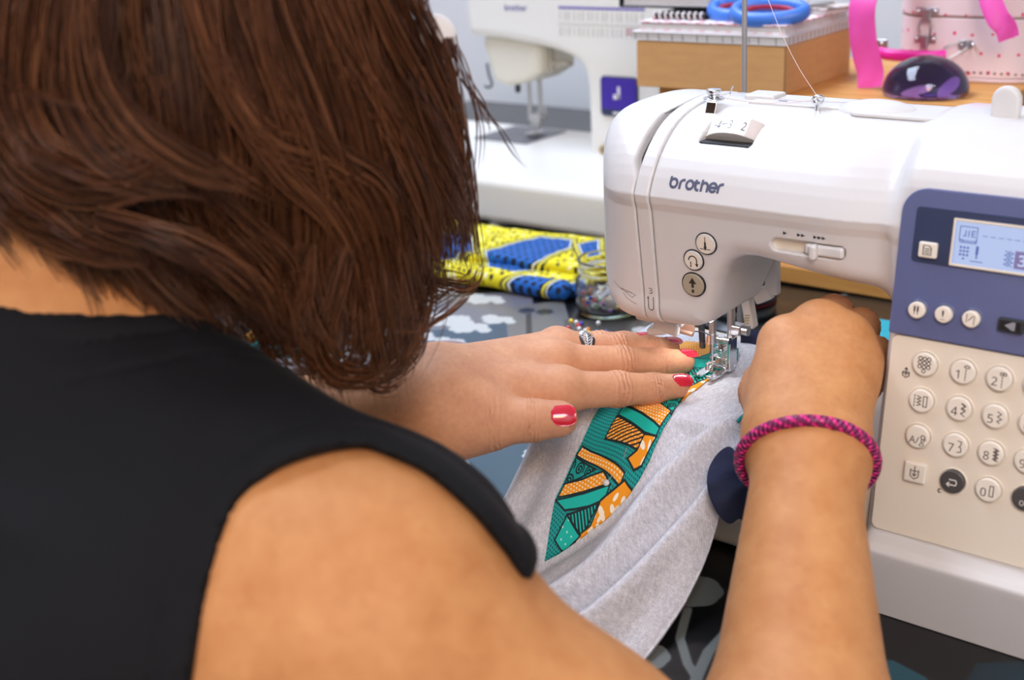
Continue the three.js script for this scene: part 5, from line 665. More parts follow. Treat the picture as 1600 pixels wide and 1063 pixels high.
// odds and ends seen between hair and shoulder
{ const p = onY(452, 541, 0.006), q = onY(455, 566, 0.008), b = onY(487, 579, 0.02), w = onY(494, 570, 0.02);
  const s = thing('fabric_scrap', 'teal and orange scrap glimpsed between hair and shoulder', 'fabric', [p.x, 0.001, p.z]); part('teal_piece', nets((x, y, z) => dBox(x, y - 0.004 * noise(x * 50, z * 50), z, 0, 0.005, 0, 0.032, 0.003, 0.02, 0.003), [-0.045, -0.004, -0.03], [0.045, 0.02, 0.03], 0.0025), std({ color: lin(0.0, 0.33, 0.33), roughness: 0.8 }), s); part('orange_piece', nets((x, y, z) => dBox(x, y - 0.004 * noise(x * 60, z * 60), z, -0.03, 0.006, -0.01, 0.026, 0.0035, 0.016, 0.003), [-0.07, -0.004, -0.04], [0.01, 0.02, 0.02], 0.0025), std({ color: lin(0.75, 0.32, 0.05), roughness: 0.8 }), s);
  const g = thing('thread_snips', 'pale grey plastic snips lying between hair and shoulder', 'scissors', [q.x, 0.0005, q.z], 0.75); part('grip', box(0.075, 0.011, 0.011, 0, 0.0058, 0, 0.004), std({ color: lin(0.42, 0.42, 0.42), roughness: 0.4 }), g); part('grip', box(0.07, 0.01, 0.009, -0.012, 0.0056, 0.018, 0.004, [0, 0.18, 0]), std({ color: lin(0.42, 0.42, 0.42), roughness: 0.4 }), g); part('blade', box(0.04, 0.002, 0.007, 0.05, 0.006, 0.004, 0.0006), steel, g);
  pin('orange', [b.x, 0.0075, b.z], [-0.8, -0.05, 0.3], 'large orange headed pin beside the grey snips', null, 0.028, 0.0062); pin('white', [w.x - 0.004, 0.0068, w.z - 0.01], [-0.7, -0.04, 0.5], 'large white headed pin beyond the orange one', null, 0.027, 0.0055); }

// ---------------------------------------------------------------- the person
const person = thing('person', 'woman in a black sleeveless top bending over her sewing, seen from behind her right shoulder', 'person', [0, 0, 0]);
// head frame: looks down at the needle
const HC = V(-0.108, 0.352, 0.26), FH = V(0.45, 0, -0.893).normalize(), pitch = 0.45;
const HF = FH.clone().multiplyScalar(Math.cos(pitch)).add(V(0, -Math.sin(pitch), 0)), HR = V(-FH.z, 0, FH.x), HU = HR.clone().cross(HF).normalize();
const hp = (r, u, f) => { const p = HC.clone().addScaledVector(HR, r).addScaledVector(HU, u).addScaledVector(HF, f); return [p.x, p.y, p.z]; };
// bones: [a, b, ra, rb, blend]
const RS = [0.064, 0.12, 0.383], RE = [0.211, -0.016, 0.322], RW = [0.123, 0.115, 0.130];
const LS = [-0.30, 0.145, 0.43], LE = [-0.315, 0.043, 0.262], LW = [-0.09, 0.106, 0.174];
const mid = (a, b, t) => a.map((v, i) => lerp(v, b[i], t));
const trunk = [
  [[-0.17, -0.2, 0.61], [-0.09, -0.2, 0.61], 0.135, 0.135, 0.05],
  [[-0.165, -0.06, 0.545], [-0.095, -0.06, 0.545], 0.115, 0.115, 0.09],
  [[-0.21, 0.06, 0.455], [-0.05, 0.06, 0.455], 0.1, 0.1, 0.09],
  [[-0.235, 0.115, 0.425], [-0.02, 0.115, 0.42], 0.076, 0.074, 0.05],
  [[-0.205, 0.08, 0.37], [-0.06, 0.08, 0.365], 0.07, 0.07, 0.04],
  [[-0.13, 0.172, 0.392], LS, 0.058, 0.05, 0.04],
  [[-0.13, 0.186, 0.388], [0.04, 0.137, 0.378], 0.063, 0.055, 0.04],
  [[-0.13, 0.19, 0.39], hp(0, -0.06, -0.035), 0.052, 0.048, 0.035],
];
const armR = [[RS, mid(RS, RE, 0.45), 0.0605, 0.0545, 0.035], [mid(RS, RE, 0.45), RE, 0.0545, 0.043, 0.025], [RE, mid(RE, RW, 0.3), 0.043, 0.0445, 0.03], [mid(RE, RW, 0.3), mid(RE, RW, 0.93), 0.0445, 0.0262, 0.03], [[0.112, 0.117, 0.127], [0.134, 0.113, 0.133], 0.0205, 0.0195, 0.02]];
const armL = [[LS, mid(LS, LE, 0.45), 0.06, 0.053, 0.045], [mid(LS, LE, 0.45), LE, 0.053, 0.042, 0.03], [LE, mid(LE, LW, 0.35), 0.042, 0.041, 0.03], [mid(LE, LW, 0.35), LW, 0.041, 0.0238, 0.03], [[-0.102, 0.112, 0.162], [-0.08, 0.1, 0.183], 0.0195, 0.0185, 0.02]];
// left hand, flat on the cloth; finger joints from knuckle to tip
const FL = {
  index: { j: [[-0.0445, 0.1025, 0.111], [-0.0225, 0.0972, 0.0805], [-0.0095, 0.0932, 0.061], [-0.0005, 0.0918, 0.0475]], r: [0.0124, 0.0106, 0.0094, 0.0079] },
  middle: { j: [[-0.0655, 0.1075, 0.086], [-0.0385, 0.1012, 0.0515], [-0.025, 0.0952, 0.0265], [-0.0175, 0.0922, 0.010]], r: [0.0122, 0.0106, 0.0094, 0.0079] },
  ring: { j: [[-0.0775, 0.1065, 0.066], [-0.0545, 0.1015, 0.034], [-0.0435, 0.0955, 0.010], [-0.0368, 0.0925, -0.005]], r: [0.0117, 0.01, 0.0089, 0.0075] },
  little: { j: [[-0.090, 0.1015, 0.050], [-0.073, 0.0975, 0.024], [-0.0648, 0.0945, 0.007], [-0.0595, 0.0925, -0.0045]], r: [0.0107, 0.009, 0.008, 0.0068] },
  thumb: { j: [[-0.0735, 0.0975, 0.172], [-0.056, 0.0985, 0.1615], [-0.0385, 0.0985, 0.1475], [-0.0265, 0.0985, 0.1375]], r: [0.0175, 0.0148, 0.0122, 0.0108] },
};
const palmL = [[[-0.098, 0.11, 0.163], FL.index.j[0], 0.0185, 0.0135], [[-0.1, 0.111, 0.158], FL.middle.j[0], 0.018, 0.0128], [[-0.103, 0.11, 0.152], FL.ring.j[0], 0.0175, 0.012], [[-0.105, 0.107, 0.147], FL.little.j[0], 0.0165, 0.0112], [LW, [-0.066, 0.0995, 0.160], 0.0205, 0.0205], [[-0.08, 0.102, 0.147], [-0.06, 0.1, 0.125], 0.0155, 0.0095]];
// right hand, closed round the cloth behind the needle
const FR = {
  index: { j: [[0.089, 0.149, 0.083], [0.0715, 0.1365, 0.05], [0.0665, 0.113, 0.045], [0.073, 0.101, 0.058]], r: [0.0122, 0.0108, 0.0095, 0.008] },
  middle: { j: [[0.0995, 0.1545, 0.0645], [0.0905, 0.1485, 0.0245], [0.0845, 0.122, 0.0185], [0.088, 0.106, 0.034]], r: [0.0122, 0.0112, 0.0098, 0.0082] },
  ring: { j: [[0.115, 0.15, 0.0645], [0.1085, 0.1455, 0.0285], [0.1025, 0.12, 0.0235], [0.104, 0.106, 0.038]], r: [0.0115, 0.0104, 0.0092, 0.0077] },
  little: { j: [[0.1235, 0.1405, 0.071], [0.1225, 0.1365, 0.041], [0.118, 0.115, 0.036], [0.1175, 0.1055, 0.048]], r: [0.0105, 0.0092, 0.0082, 0.007] },
  thumb: { j: [[0.098, 0.117, 0.107], [0.0795, 0.119, 0.0835], [0.0645, 0.112, 0.059], [0.057, 0.1035, 0.041]], r: [0.0185, 0.0158, 0.0122, 0.0095] },
};
const palmR = [[[0.112, 0.121, 0.119], FR.index.j[0], 0.0195, 0.0145], [[0.118, 0.121, 0.117], FR.middle.j[0], 0.0195, 0.0145], [[0.125, 0.12, 0.118], FR.ring.j[0], 0.019, 0.0135], [[0.131, 0.118, 0.119], FR.little.j[0], 0.0175, 0.0125], [[0.116, 0.116, 0.122], [0.092, 0.126, 0.094], 0.022, 0.019], [[0.1, 0.138, 0.09], [0.118, 0.136, 0.082], 0.017, 0.017]];
const cap = (x, y, z, b) => dCap(x, y, z, b[0], b[1], b[2], b[3]);
function fHand(x, y, z, palm, F) {
  let d = 1e9; for (const b of palm) d = smin(d, cap(x, y, z, b), 0.012);
  let fs = 1e9;
  for (const n in F) { const { j, r } = F[n]; let e = 1e9; for (let k = 0; k < 3; k++) e = smin(e, dCap(x, y, z, j[k], j[k + 1], r[k], r[k + 1]), 0.003);
    // the joints are a little thicker, with creases over them
    for (const k of [1, 2]) { const q = Math.hypot(x - j[k][0], y - j[k][1], z - j[k][2]); if (q < 0.02) { const ax = j[k + 1][0] - j[k - 1][0], ay = j[k + 1][1] - j[k - 1][1], az = j[k + 1][2] - j[k - 1][2], L = Math.hypot(ax, ay, az), s = ((x - j[k][0]) * ax + (y - j[k][1]) * ay + (z - j[k][2]) * az) / L, wv = k === 1 ? 0.0042 : 0.003; e -= (k === 1 ? 0.0007 : 0.0004) * Math.exp(-((s / 0.006) ** 2)); e += (k === 1 ? 0.00105 : 0.0007) * Math.exp(-((s / wv / 1.25) ** 2)) * (0.5 + 0.5 * Math.cos(s / wv * 9 + 3 * noise(x * 160, y * 160, z * 160))); } }
    if (n !== 'thumb') { const q = Math.hypot(x - j[0][0], y - j[0][1] - 0.0015, z - j[0][2]); if (q < 0.03) e = smin(e, q - r[0] * 1.0, 0.006); }
    const fd = smin(d, e, n === 'thumb' ? 0.006 : 0.008); fs = fs > 1 ? fd : smin(fs, fd, 0.0012); }
  return fs;
}
const headBones = [
  [hp(0, -0.045, 0.02), hp(0, -0.088, 0.072), 0.05, 0.026, 0.03], [hp(-0.036, -0.03, 0.058), hp(-0.036, -0.03, 0.058), 0.034, 0.034, 0.03], [hp(0.036, -0.03, 0.058), hp(0.036, -0.03, 0.058), 0.034, 0.034, 0.03],
  [hp(0, 0.02, 0.094), hp(0, -0.028, 0.113), 0.0085, 0.0125, 0.012], [hp(-0.009, -0.03, 0.103), hp(0.009, -0.03, 0.103), 0.009, 0.009, 0.01], [hp(-0.018, -0.058, 0.092), hp(0.018, -0.058, 0.092), 0.0115, 0.0115, 0.014], [hp(-0.03, 0.028, 0.083), hp(0.03, 0.028, 0.083), 0.014, 0.014, 0.016],
];
function fHead(x, y, z) {
  const dx = x - HC.x, dy = y - HC.y, dz = z - HC.z, r = dx * HR.x + dy * HR.y + dz * HR.z, u = dx * HU.x + dy * HU.y + dz * HU.z, f = dx * HF.x + dy * HF.y + dz * HF.z;
  const k0 = Math.hypot(r / 0.074, (u - 0.022) / 0.096, (f + 0.004) / 0.094), k1 = Math.hypot(r / 0.0055, (u - 0.022) / 0.0092, (f + 0.004) / 0.0088); let d = k0 * (k0 - 1) / Math.max(k1, 1e-6) * 0 + (k0 - 1) * 0.082;
  for (const b of headBones) d = smin(d, cap(x, y, z, b), b[4]);
  for (const s of [-1, 1]) { const e = Math.hypot(r - s * 0.031, u - 0.008, f - 0.099) - 0.0135; d = smax(d, -e, 0.012); const ear = Math.hypot((r - s * 0.077) / 0.5, (u + 0.002) / 1.6, f + 0.004) - 0.018; d = smin(d, ear * 0.5, 0.004); }
  return d;
}
const bones = [...trunk, ...armR, ...armL];
function fBody(x, y, z) { let d = 1e9; for (const b of bones) d = smin(d, cap(x, y, z, b), b[4]); return d; }
const HLc = [-0.06, 0.1, 0.085], HRc = [0.098, 0.128, 0.075];
const handD = (x, y, z, c) => Math.hypot(x - c[0], y - c[1], z - c[2]);
function fSkin(x, y, z, near) {
  let d = near ? near(x, y, z) : fBody(x, y, z);
  const dh = Math.hypot(x - HC.x, y - HC.y, z - HC.z); if (dh < 0.24) d = smin(d, fHead(x, y, z), 0.03); 
  if (handD(x, y, z, HLc) < 0.19) d = smin(d, fHand(x, y, z, palmL, FL), 0.018);
  if (handD(x, y, z, HRc) < 0.14) d = smin(d, fHand(x, y, z, palmR, FR), 0.016);
  return d;
}
const culled = (base) => (c, rad) => { const ds = bones.map((b) => cap(c[0], c[1], c[2], b)), m = Math.min(...ds); const pick = bones.filter((b, i) => ds[i] < m + 2.2 * rad + 0.1); const nb = (x, y, z) => { let d = 1e9; for (const b of pick) d = smin(d, cap(x, y, z, b), b[4]); return d; }; return (x, y, z) => base(x, y, z, nb); };
// planes at the wrists part the fine hand meshes from the body's
const wL = V(...LW).sub(V(...LE)).normalize(), wR = V(...RW).sub(V(...RE)).normalize();
const pastL = (x, y, z) => (x - LW[0]) * wL.x + (y - LW[1]) * wL.y + (z - LW[2]) * wL.z + 0.012, pastR = (x, y, z) => (x - RW[0]) * wR.x + (y - RW[1]) * wR.y + (z - RW[2]) * wR.z + 0.004;
const nearL = (x, y, z) => x < 0.0 && Math.hypot(x - LW[0], y - LW[1], z - LW[2]) < 0.3 && x > -0.2 && y > 0.02 && z < 0.25, nearR = (x, y, z) => x > 0.02 && z < 0.25 && y > 0.0;
const bodyCut = (x, y, z, nb) => { let d = fSkin(x, y, z, nb); if (nearL(x, y, z)) d = Math.max(d, pastL(x, y, z) - 0.003); if (nearR(x, y, z) && x > 0.04) d = Math.max(d, pastR(x, y, z) - 0.0015); return Math.max(d, -0.16 - y); };
const fB = (x, y, z) => bodyCut(x, y, z); fB.near = culled(bodyCut);
const skinTone = (x, y, z) => { // flush at the knuckles, freckles and fine mottling
  const m = 0.06 * fbm(x * 60, y * 60, z * 60, 3) + 0.05 * noise(x * 420, y * 420, z * 420), fr = Math.max(0, noise(x * 150 + 9, y * 150, z * 150) - 0.62) * 1.6; let red = 0;
  for (const F of [FL, FR]) for (const n in F) for (const k of [0, 1, 2]) { const j = F[n].j[k]; red = Math.max(red, Math.exp(-((x - j[0]) ** 2 + (y - j[1]) ** 2 + (z - j[2]) ** 2) / 0.00011) * 0.16); } const tip = (F) => { let t = 0; for (const n in F) { const j = F[n].j[3]; t = Math.max(t, Math.exp(-((x - j[0]) ** 2 + (y - j[1]) ** 2 + (z - j[2]) ** 2) / 0.00016) * 0.14); } return t; }; red = Math.max(red, tip(FL));
  const pale = 1 - sstep(0.085, 0.2, Math.hypot(x - HLc[0], y - HLc[1], z - HLc[2]) + 0.015 * noise(x * 30, y * 30, z * 30)); // cool light on the left hand, painted in as paler, pinker skin
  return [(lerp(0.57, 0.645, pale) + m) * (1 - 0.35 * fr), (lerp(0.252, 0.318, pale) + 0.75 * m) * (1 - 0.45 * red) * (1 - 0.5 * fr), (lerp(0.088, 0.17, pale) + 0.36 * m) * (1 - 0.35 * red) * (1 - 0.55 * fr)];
};
const skinBump = dataTex(256, (u, v, i, j) => 0.5 + 0.28 * noise(i * 0.5, j * 0.5, 1) + 0.22 * noise(i * 0.18, j * 0.25, 5));
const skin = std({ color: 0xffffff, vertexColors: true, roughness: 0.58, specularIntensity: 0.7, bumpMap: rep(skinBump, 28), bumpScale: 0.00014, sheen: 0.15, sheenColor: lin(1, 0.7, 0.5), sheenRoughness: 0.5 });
const fHL = (x, y, z) => Math.max(fSkin(x, y, z), -pastL(x, y, z)), fHR = (x, y, z) => Math.max(fSkin(x, y, z), -pastR(x, y, z));
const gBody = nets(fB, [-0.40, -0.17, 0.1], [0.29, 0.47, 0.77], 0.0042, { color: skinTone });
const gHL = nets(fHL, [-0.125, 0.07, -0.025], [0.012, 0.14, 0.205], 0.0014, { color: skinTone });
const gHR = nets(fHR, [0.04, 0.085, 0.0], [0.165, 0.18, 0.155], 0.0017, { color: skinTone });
const bodyGeo = mergeGeometries([gBody, gHL, gHR]);
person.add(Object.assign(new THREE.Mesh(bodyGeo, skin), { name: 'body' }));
// nails
const polish = std({ color: lin(0.66, 0.018, 0.045), roughness: 0.16, clearcoat: 1, clearcoatRoughness: 0.08 });
function nail(F, n, up, w, L, roll = 0, back = 0.35) {
  const { j, r } = F[n], a = V(...j[2]), b = V(...j[3]), ax = b.clone().sub(a).normalize(), u = V(...up).addScaledVector(ax, -V(...up).dot(ax)).normalize().applyAxisAngle(ax, roll), sd = ax.clone().cross(u);
  const P = [], I = [], M = 10, K = 10, R = r[3] * 1.04; for (let q = 0; q < 2; q++) for (let k = 0; k <= K; k++) for (let i = 0; i <= M; i++) { const s = i / M * 2 - 1, t = k / K, wid = w * Math.pow(1 - Math.pow(Math.abs(t * 2 - 1), 3.2) * 0.75, 0.5) * (0.9 + 0.1 * t), ang = s * wid / R, lift = (q ? -0.0009 : 0.0003) - 0.0005 * s * s; const p = b.clone().addScaledVector(ax, (t - back) * L).addScaledVector(u, (R + lift) * Math.cos(ang) - (t > 0.55 ? (t - 0.55) ** 2 * L * 0.5 : 0)).addScaledVector(sd, (R + lift) * Math.sin(ang)); P.push(p.x, p.y, p.z); }
  const row = M + 1, n0 = row * (K + 1); for (let k = 0; k < K; k++) for (let i = 0; i < M; i++) { const c = k * row + i, d = c + 1, e = c + row, f = e + 1; I.push(c, e, d, d, e, f, n0 + c, n0 + d, n0 + e, n0 + d, n0 + f, n0 + e); }
  const rim = (p, q) => I.push(p, q, n0 + p, q, n0 + q, n0 + p); for (let k = 0; k < K; k++) { rim(k * row, (k + 1) * row); rim((k + 1) * row + M, k * row + M); } for (let i = 0; i < M; i++) { rim(i + 1, i); rim(K * row + i, K * row + i + 1); }
  const g = new THREE.BufferGeometry(); g.setAttribute('position', new THREE.Float32BufferAttribute(P, 3)); g.setIndex(I); g.computeVertexNormals(); part('fingernail', g, std(polish), person, 'red varnished nail'); return g;
}
nail(FL, 'index', [0.45, 1, 0.35], 0.0062, 0.0135); nail(FL, 'middle', [0.2, 1, 0.1], 0.006, 0.0135); nail(FL, 'ring', [0.1, 1, 0.1], 0.0056, 0.013); nail(FL, 'little', [0.05, 1, 0.1], 0.005, 0.0115); nail(FL, 'thumb', [0.62, 0.55, 0.5], 0.0072, 0.0145);
for (const s of [-1, 1]) { const e = hp(s * 0.031, 0.008, 0.083); part('eye', ball(0.0118, ...e, 20, 14), std({ color: 0xf3efe9, roughness: 0.2 }), person); const ir = hp(s * 0.031, 0.005, 0.0938); part('iris', ball(0.0035, ...ir, 12, 8), std({ color: 0x3a2214, roughness: 0.2 }), person); }
part('lips', [tube([hp(-0.021, -0.058, 0.099), hp(-0.008, -0.055, 0.1065), hp(0, -0.056, 0.1075), hp(0.008, -0.055, 0.1065), hp(0.021, -0.058, 0.099)], 0.003, 20, 8), tube([hp(-0.019, -0.06, 0.0985), hp(0, -0.0635, 0.1055), hp(0.019, -0.06, 0.0985)], 0.0034, 20, 8)], std({ color: lin(0.45, 0.13, 0.12), roughness: 0.4 }), person);
// black sleeveless top: a shell over the trunk, cut at neck and armholes
const holeN = V(0.62, 0.55, 0.56).normalize(), holeU = V(1, 0, 0).addScaledVector(holeN, -holeN.x).normalize(), holeV = holeN.clone().cross(holeU), holeC = V(0.07, 0.14, 0.4);
const hole2 = (x, y, z) => { const a = x - holeC.x, b = y - holeC.y, c = z - holeC.z; return [a * holeU.x + b * holeU.y + c * holeU.z, a * holeV.x + b * holeV.y + c * holeV.z, a * holeN.x + b * holeN.y + c * holeN.z]; };
const holeRim = dPoly(curve2([[0.049, 0.145, 0.457], [0.042, 0.173, 0.439], [0.035, 0.189, 0.419], [0.037, 0.195, 0.404], [0.041, 0.197, 0.391], [0.049, 0.195, 0.37], [0.059, 0.188, 0.361], [0.068, 0.181, 0.355], [0.085, 0.171, 0.353], [0.1, 0.159, 0.352], [0.1165, 0.147, 0.35], [0.15, 0.14, 0.325], [0.2, 0.08, 0.3], [0.2, 0.03, 0.33], [0.15, 0.04, 0.38], [0.10, 0.05, 0.45], [0.062, 0.095, 0.474], [0.053, 0.125, 0.467], [0.049, 0.145, 0.457]].map((p) => hole2(...p).slice(0, 2)), 90).slice(0, -1));
const NK = [-0.123, 0.262, 0.352];
const cutR = (x, y, z) => { const [u, v, w] = hole2(x, y, z), pl = 0.6 * (x - 0.112) - 0.72 * (y - 0.15) - 0.25 * (z - 0.35); return Math.max(Math.min(-holeRim(u, v), w + 0.03), Math.min(pl, 0.078 - dCap(x, y, z, RS, RE, 0, 0))); };
const cutL = (x, y, z) => -(x + 0.262) - 0.1 * (y - 0.15);
const cutN = (x, y, z) => 0.077 - Math.hypot((x - NK[0]), (y - NK[1]) * 0.9, (z - NK[2]));
const topBones = [...trunk, armR[0], armL[0]], fTrunk = (x, y, z) => { let d = 1e9; for (const b of topBones) d = smin(d, cap(x, y, z, b), b[4]); return d; };
function topD(x, y, z) {
  const b = fTrunk(x, y, z), cut = Math.max(cutR(x, y, z), cutL(x, y, z), cutN(x, y, z));
  const hem = Math.exp(-(((cut + 0.006) / 0.0045) ** 2)) * 0.0012, groove = Math.exp(-(((cut + 0.0125) / 0.0016) ** 2)) * 0.0008 + Math.exp(-(((cutN(x, y, z) + 0.03) / 0.0022) ** 2)) * 0.0009;
  const fold = 0.0022 * Math.sin(90 * (y * 0.75 + x * 0.3 - z * 0.25) + 3 * noise(x * 12, y * 12, z * 12)) * sstep(0.02, 0.1, -cutN(x, y, z)) * (1 - sstep(0.1, 0.2, -cutN(x, y, z))) + 0.0025 * fbm(x * 14, y * 14, z * 14, 2);
  return smax(b - Math.max(0.003, 0.0045 + hem + fold - groove), cut, 0.0016);
}
const fTop = (x, y, z) => Math.max(topD(x, y, z), -0.19 - y);
const knit = dataTex(128, (u, v, i, j) => 0.5 + 0.3 * Math.sin(i * 0.785) * Math.sin(j * 0.785) + 0.2 * noise(i * 0.6, j * 0.6));
part('top', nets(fTop, [-0.36, -0.2, 0.24], [0.14, 0.28, 0.78], 0.0032, { lip: 1.4 }), std({ color: lin(0.0065, 0.0065, 0.0072), roughness: 0.8, specularIntensity: 0.35, bumpMap: rep(knit, 55), bumpScale: 0.00012, sheen: 0.12, sheenRoughness: 0.4, sheenColor: lin(0.5, 0.5, 0.55) }), person, 'black sleeveless jersey top');
// trousers and shoes, out of the picture
const legs = []; for (const s of [-1, 1]) { const hx = -0.13 + s * 0.09; legs.push([[hx, -0.22, 0.6], [hx + s * 0.06, -0.235, 0.2], 0.1, 0.065, 0.05], [[hx + s * 0.06, -0.235, 0.2], [hx + s * 0.07, -0.66, 0.27], 0.06, 0.042, 0.03]); }
part('trousers', nets((x, y, z) => { let d = dCap(x, y, z, [-0.18, -0.23, 0.615], [-0.08, -0.23, 0.615], 0.14, 0.14); for (const b of legs) d = smin(d, cap(x, y, z, b), b[4]); return Math.max(d, y + 0.165, -0.7 - y); }, [-0.42, -0.71, 0.1], [0.15, -0.15, 0.78], 0.008), std({ color: lin(0.02, 0.025, 0.05), roughness: 0.85 }), person);
for (const s of [-1, 1]) part('shoe', nets((x, y, z) => smax(dCap(x, y, z, [-0.13 + s * 0.16, -0.695, 0.29], [-0.13 + s * 0.17, -0.712, 0.13], 0.042, 0.034), -0.739 - y, 0.006), [-0.4, -0.745, 0.06], [0.14, -0.63, 0.36], 0.006), darkIron, person);
{ const t = thing('stool', 'round padded stool carrying the seated woman', 'stool', [-0.13, FLOOR, 0.62]); const top = -0.375 - FLOOR; part('seat', lathe([[0, top - 0.05], [0.16, top - 0.05], [0.172, top - 0.035], [0.172, top - 0.012], [0.16, top], [0, top + 0.002]], 40), std({ color: lin(0.1, 0.03, 0.03), roughness: 0.6 }), t); for (const [x, z] of [[1, 1], [-1, 1], [1, -1], [-1, -1]]) part('leg', rod([x * 0.13, 0, z * 0.13], [x * 0.09, top - 0.048, z * 0.09], 0.014, 0.016), steel, t); }
// bracelet on the right wrist and ring on the left hand
{ const c = mid(RE, RW, 0.985), ax = wR.clone(), u0 = V(0, 1, 0).addScaledVector(ax, -ax.y).normalize(), v0 = ax.clone().cross(u0); const tilt = 0.16, pts = [];
  const N2 = 120; for (let k = 0; k < N2; k++) { const a = k / N2 * 2 * Math.PI; let r = 0.02; for (; r < 0.06; r += 0.0004) { const q = [c[0] + r * (Math.cos(a) * u0.x + Math.sin(a) * v0.x), c[1] + r * (Math.cos(a) * u0.y + Math.sin(a) * v0.y), c[2] + r * (Math.cos(a) * u0.z + Math.sin(a) * v0.z)]; if (fSkin(...q) > 0.0016) break; } pts.push(r); }
  const P3 = []; for (let k = 0; k < 40; k++) { const a = k / 40 * 2 * Math.PI, r = (pts[k * 3] + pts[(k * 3 + 3) % N2] + pts[(k * 3 + 117) % N2] + pts[(k * 3 + 6) % N2] + pts[(k * 3 + 114) % N2]) / 5 * 0.955 + 0.0004 + 0.001 * Math.max(0, -Math.cos(a)), q = V(...c).addScaledVector(u0, r * Math.cos(a)).addScaledVector(v0, r * Math.sin(a)).addScaledVector(ax, tilt * r * Math.cos(a) - 0.004); P3.push(q.toArray()); }
  const bt = canvasTex(1024, 128, (x) => { x.fillStyle = '#ea1f86'; x.fillRect(0, 0, 1024, 128); x.strokeStyle = '#7d1150'; x.lineWidth = 15; for (let k = -2; k < 34; k++) { x.beginPath(); for (let t = 0; t <= 16; t++) x.lineTo(k * 32 + (t < 8 ? t : 16 - t) * 7, t * 8); x.stroke(); x.beginPath(); for (let t = 0; t <= 16; t++) x.lineTo(k * 32 + 14 - (t < 8 ? t : 16 - t) * 2, t * 8 + 6); x.lineWidth = 6; x.stroke(); x.lineWidth = 15; } });
  part('bracelet', tube(P3, 0.0031, 240, 14, true), std({ map: rep(bt, 1, 1), bumpMap: rep(dataTex(256, (u, v, i, j) => 0.5 + 0.5 * Math.sin(i * 0.39 + (j < 32 ? j : 64 - j) * 0.25), false, 64), 5, 1), bumpScale: 0.0009, roughness: 0.55, clearcoat: 0.2 }), person, 'braided magenta and purple cord bracelet'); }
{ const j0 = V(...FL.ring.j[0]), j1 = V(...FL.ring.j[1]), ax = j1.clone().sub(j0).normalize(), c = j0.clone().lerp(j1, 0.42), u0 = V(0.5, 1, 0.45), u = u0.addScaledVector(ax, -ax.dot(u0)).normalize(), s = u.clone().cross(ax), q = new THREE.Quaternion().setFromRotationMatrix(new THREE.Matrix4().makeBasis(s, u, ax));
  const ring = new THREE.Group(); ring.name = 'ring'; ring.userData.label = 'silver leaf shaped ring'; ring.position.copy(c); ring.quaternion.copy(q); person.add(ring);
  const silver = std({ color: lin(0.7, 0.69, 0.67), metalness: 1, roughness: 0.3 }), ox = std({ color: lin(0.03, 0.028, 0.027), metalness: 0.0, roughness: 0.7 });
  part('band', new THREE.TorusGeometry(0.0116, 0.0009, 8, 40), silver, ring);
  const arc = (x, z, y = 0.0119) => { const a = x / 0.0119; return [y * Math.sin(a), y * Math.cos(a), z]; };
  const leaf = new THREE.SphereGeometry(1, 24, 12); { const p = leaf.attributes.position; for (let i = 0; i < p.count; i++) { const a = arc(p.getX(i) * 0.0085, p.getZ(i) * 0.0056 * (1 - 0.3 * Math.abs(p.getX(i))), 0.0118 + p.getY(i) * 0.0007); p.setXYZ(i, ...a); } leaf.computeVertexNormals(); } part('leaf', leaf, ox, ring);
  const vn = [tube([-0.009, -0.004, 0.002, 0.009].map((x) => arc(x, 0.0006 * Math.sin(x * 300), 0.0127)), 0.0006, 16, 6)]; for (let k = -4; k <= 4; k++) for (const e of [-1, 1]) { const x = k * 0.0018; vn.push(tube([arc(x, 0, 0.0126), arc(x + 0.0014, e * 0.0024 * (1 - Math.abs(k) * 0.09), 0.0127), arc(x + 0.0034, e * 0.0046 * (1 - Math.abs(k) * 0.14), 0.0124)], 0.00046, 8, 5)); } part('vein', vn, silver, ring); }

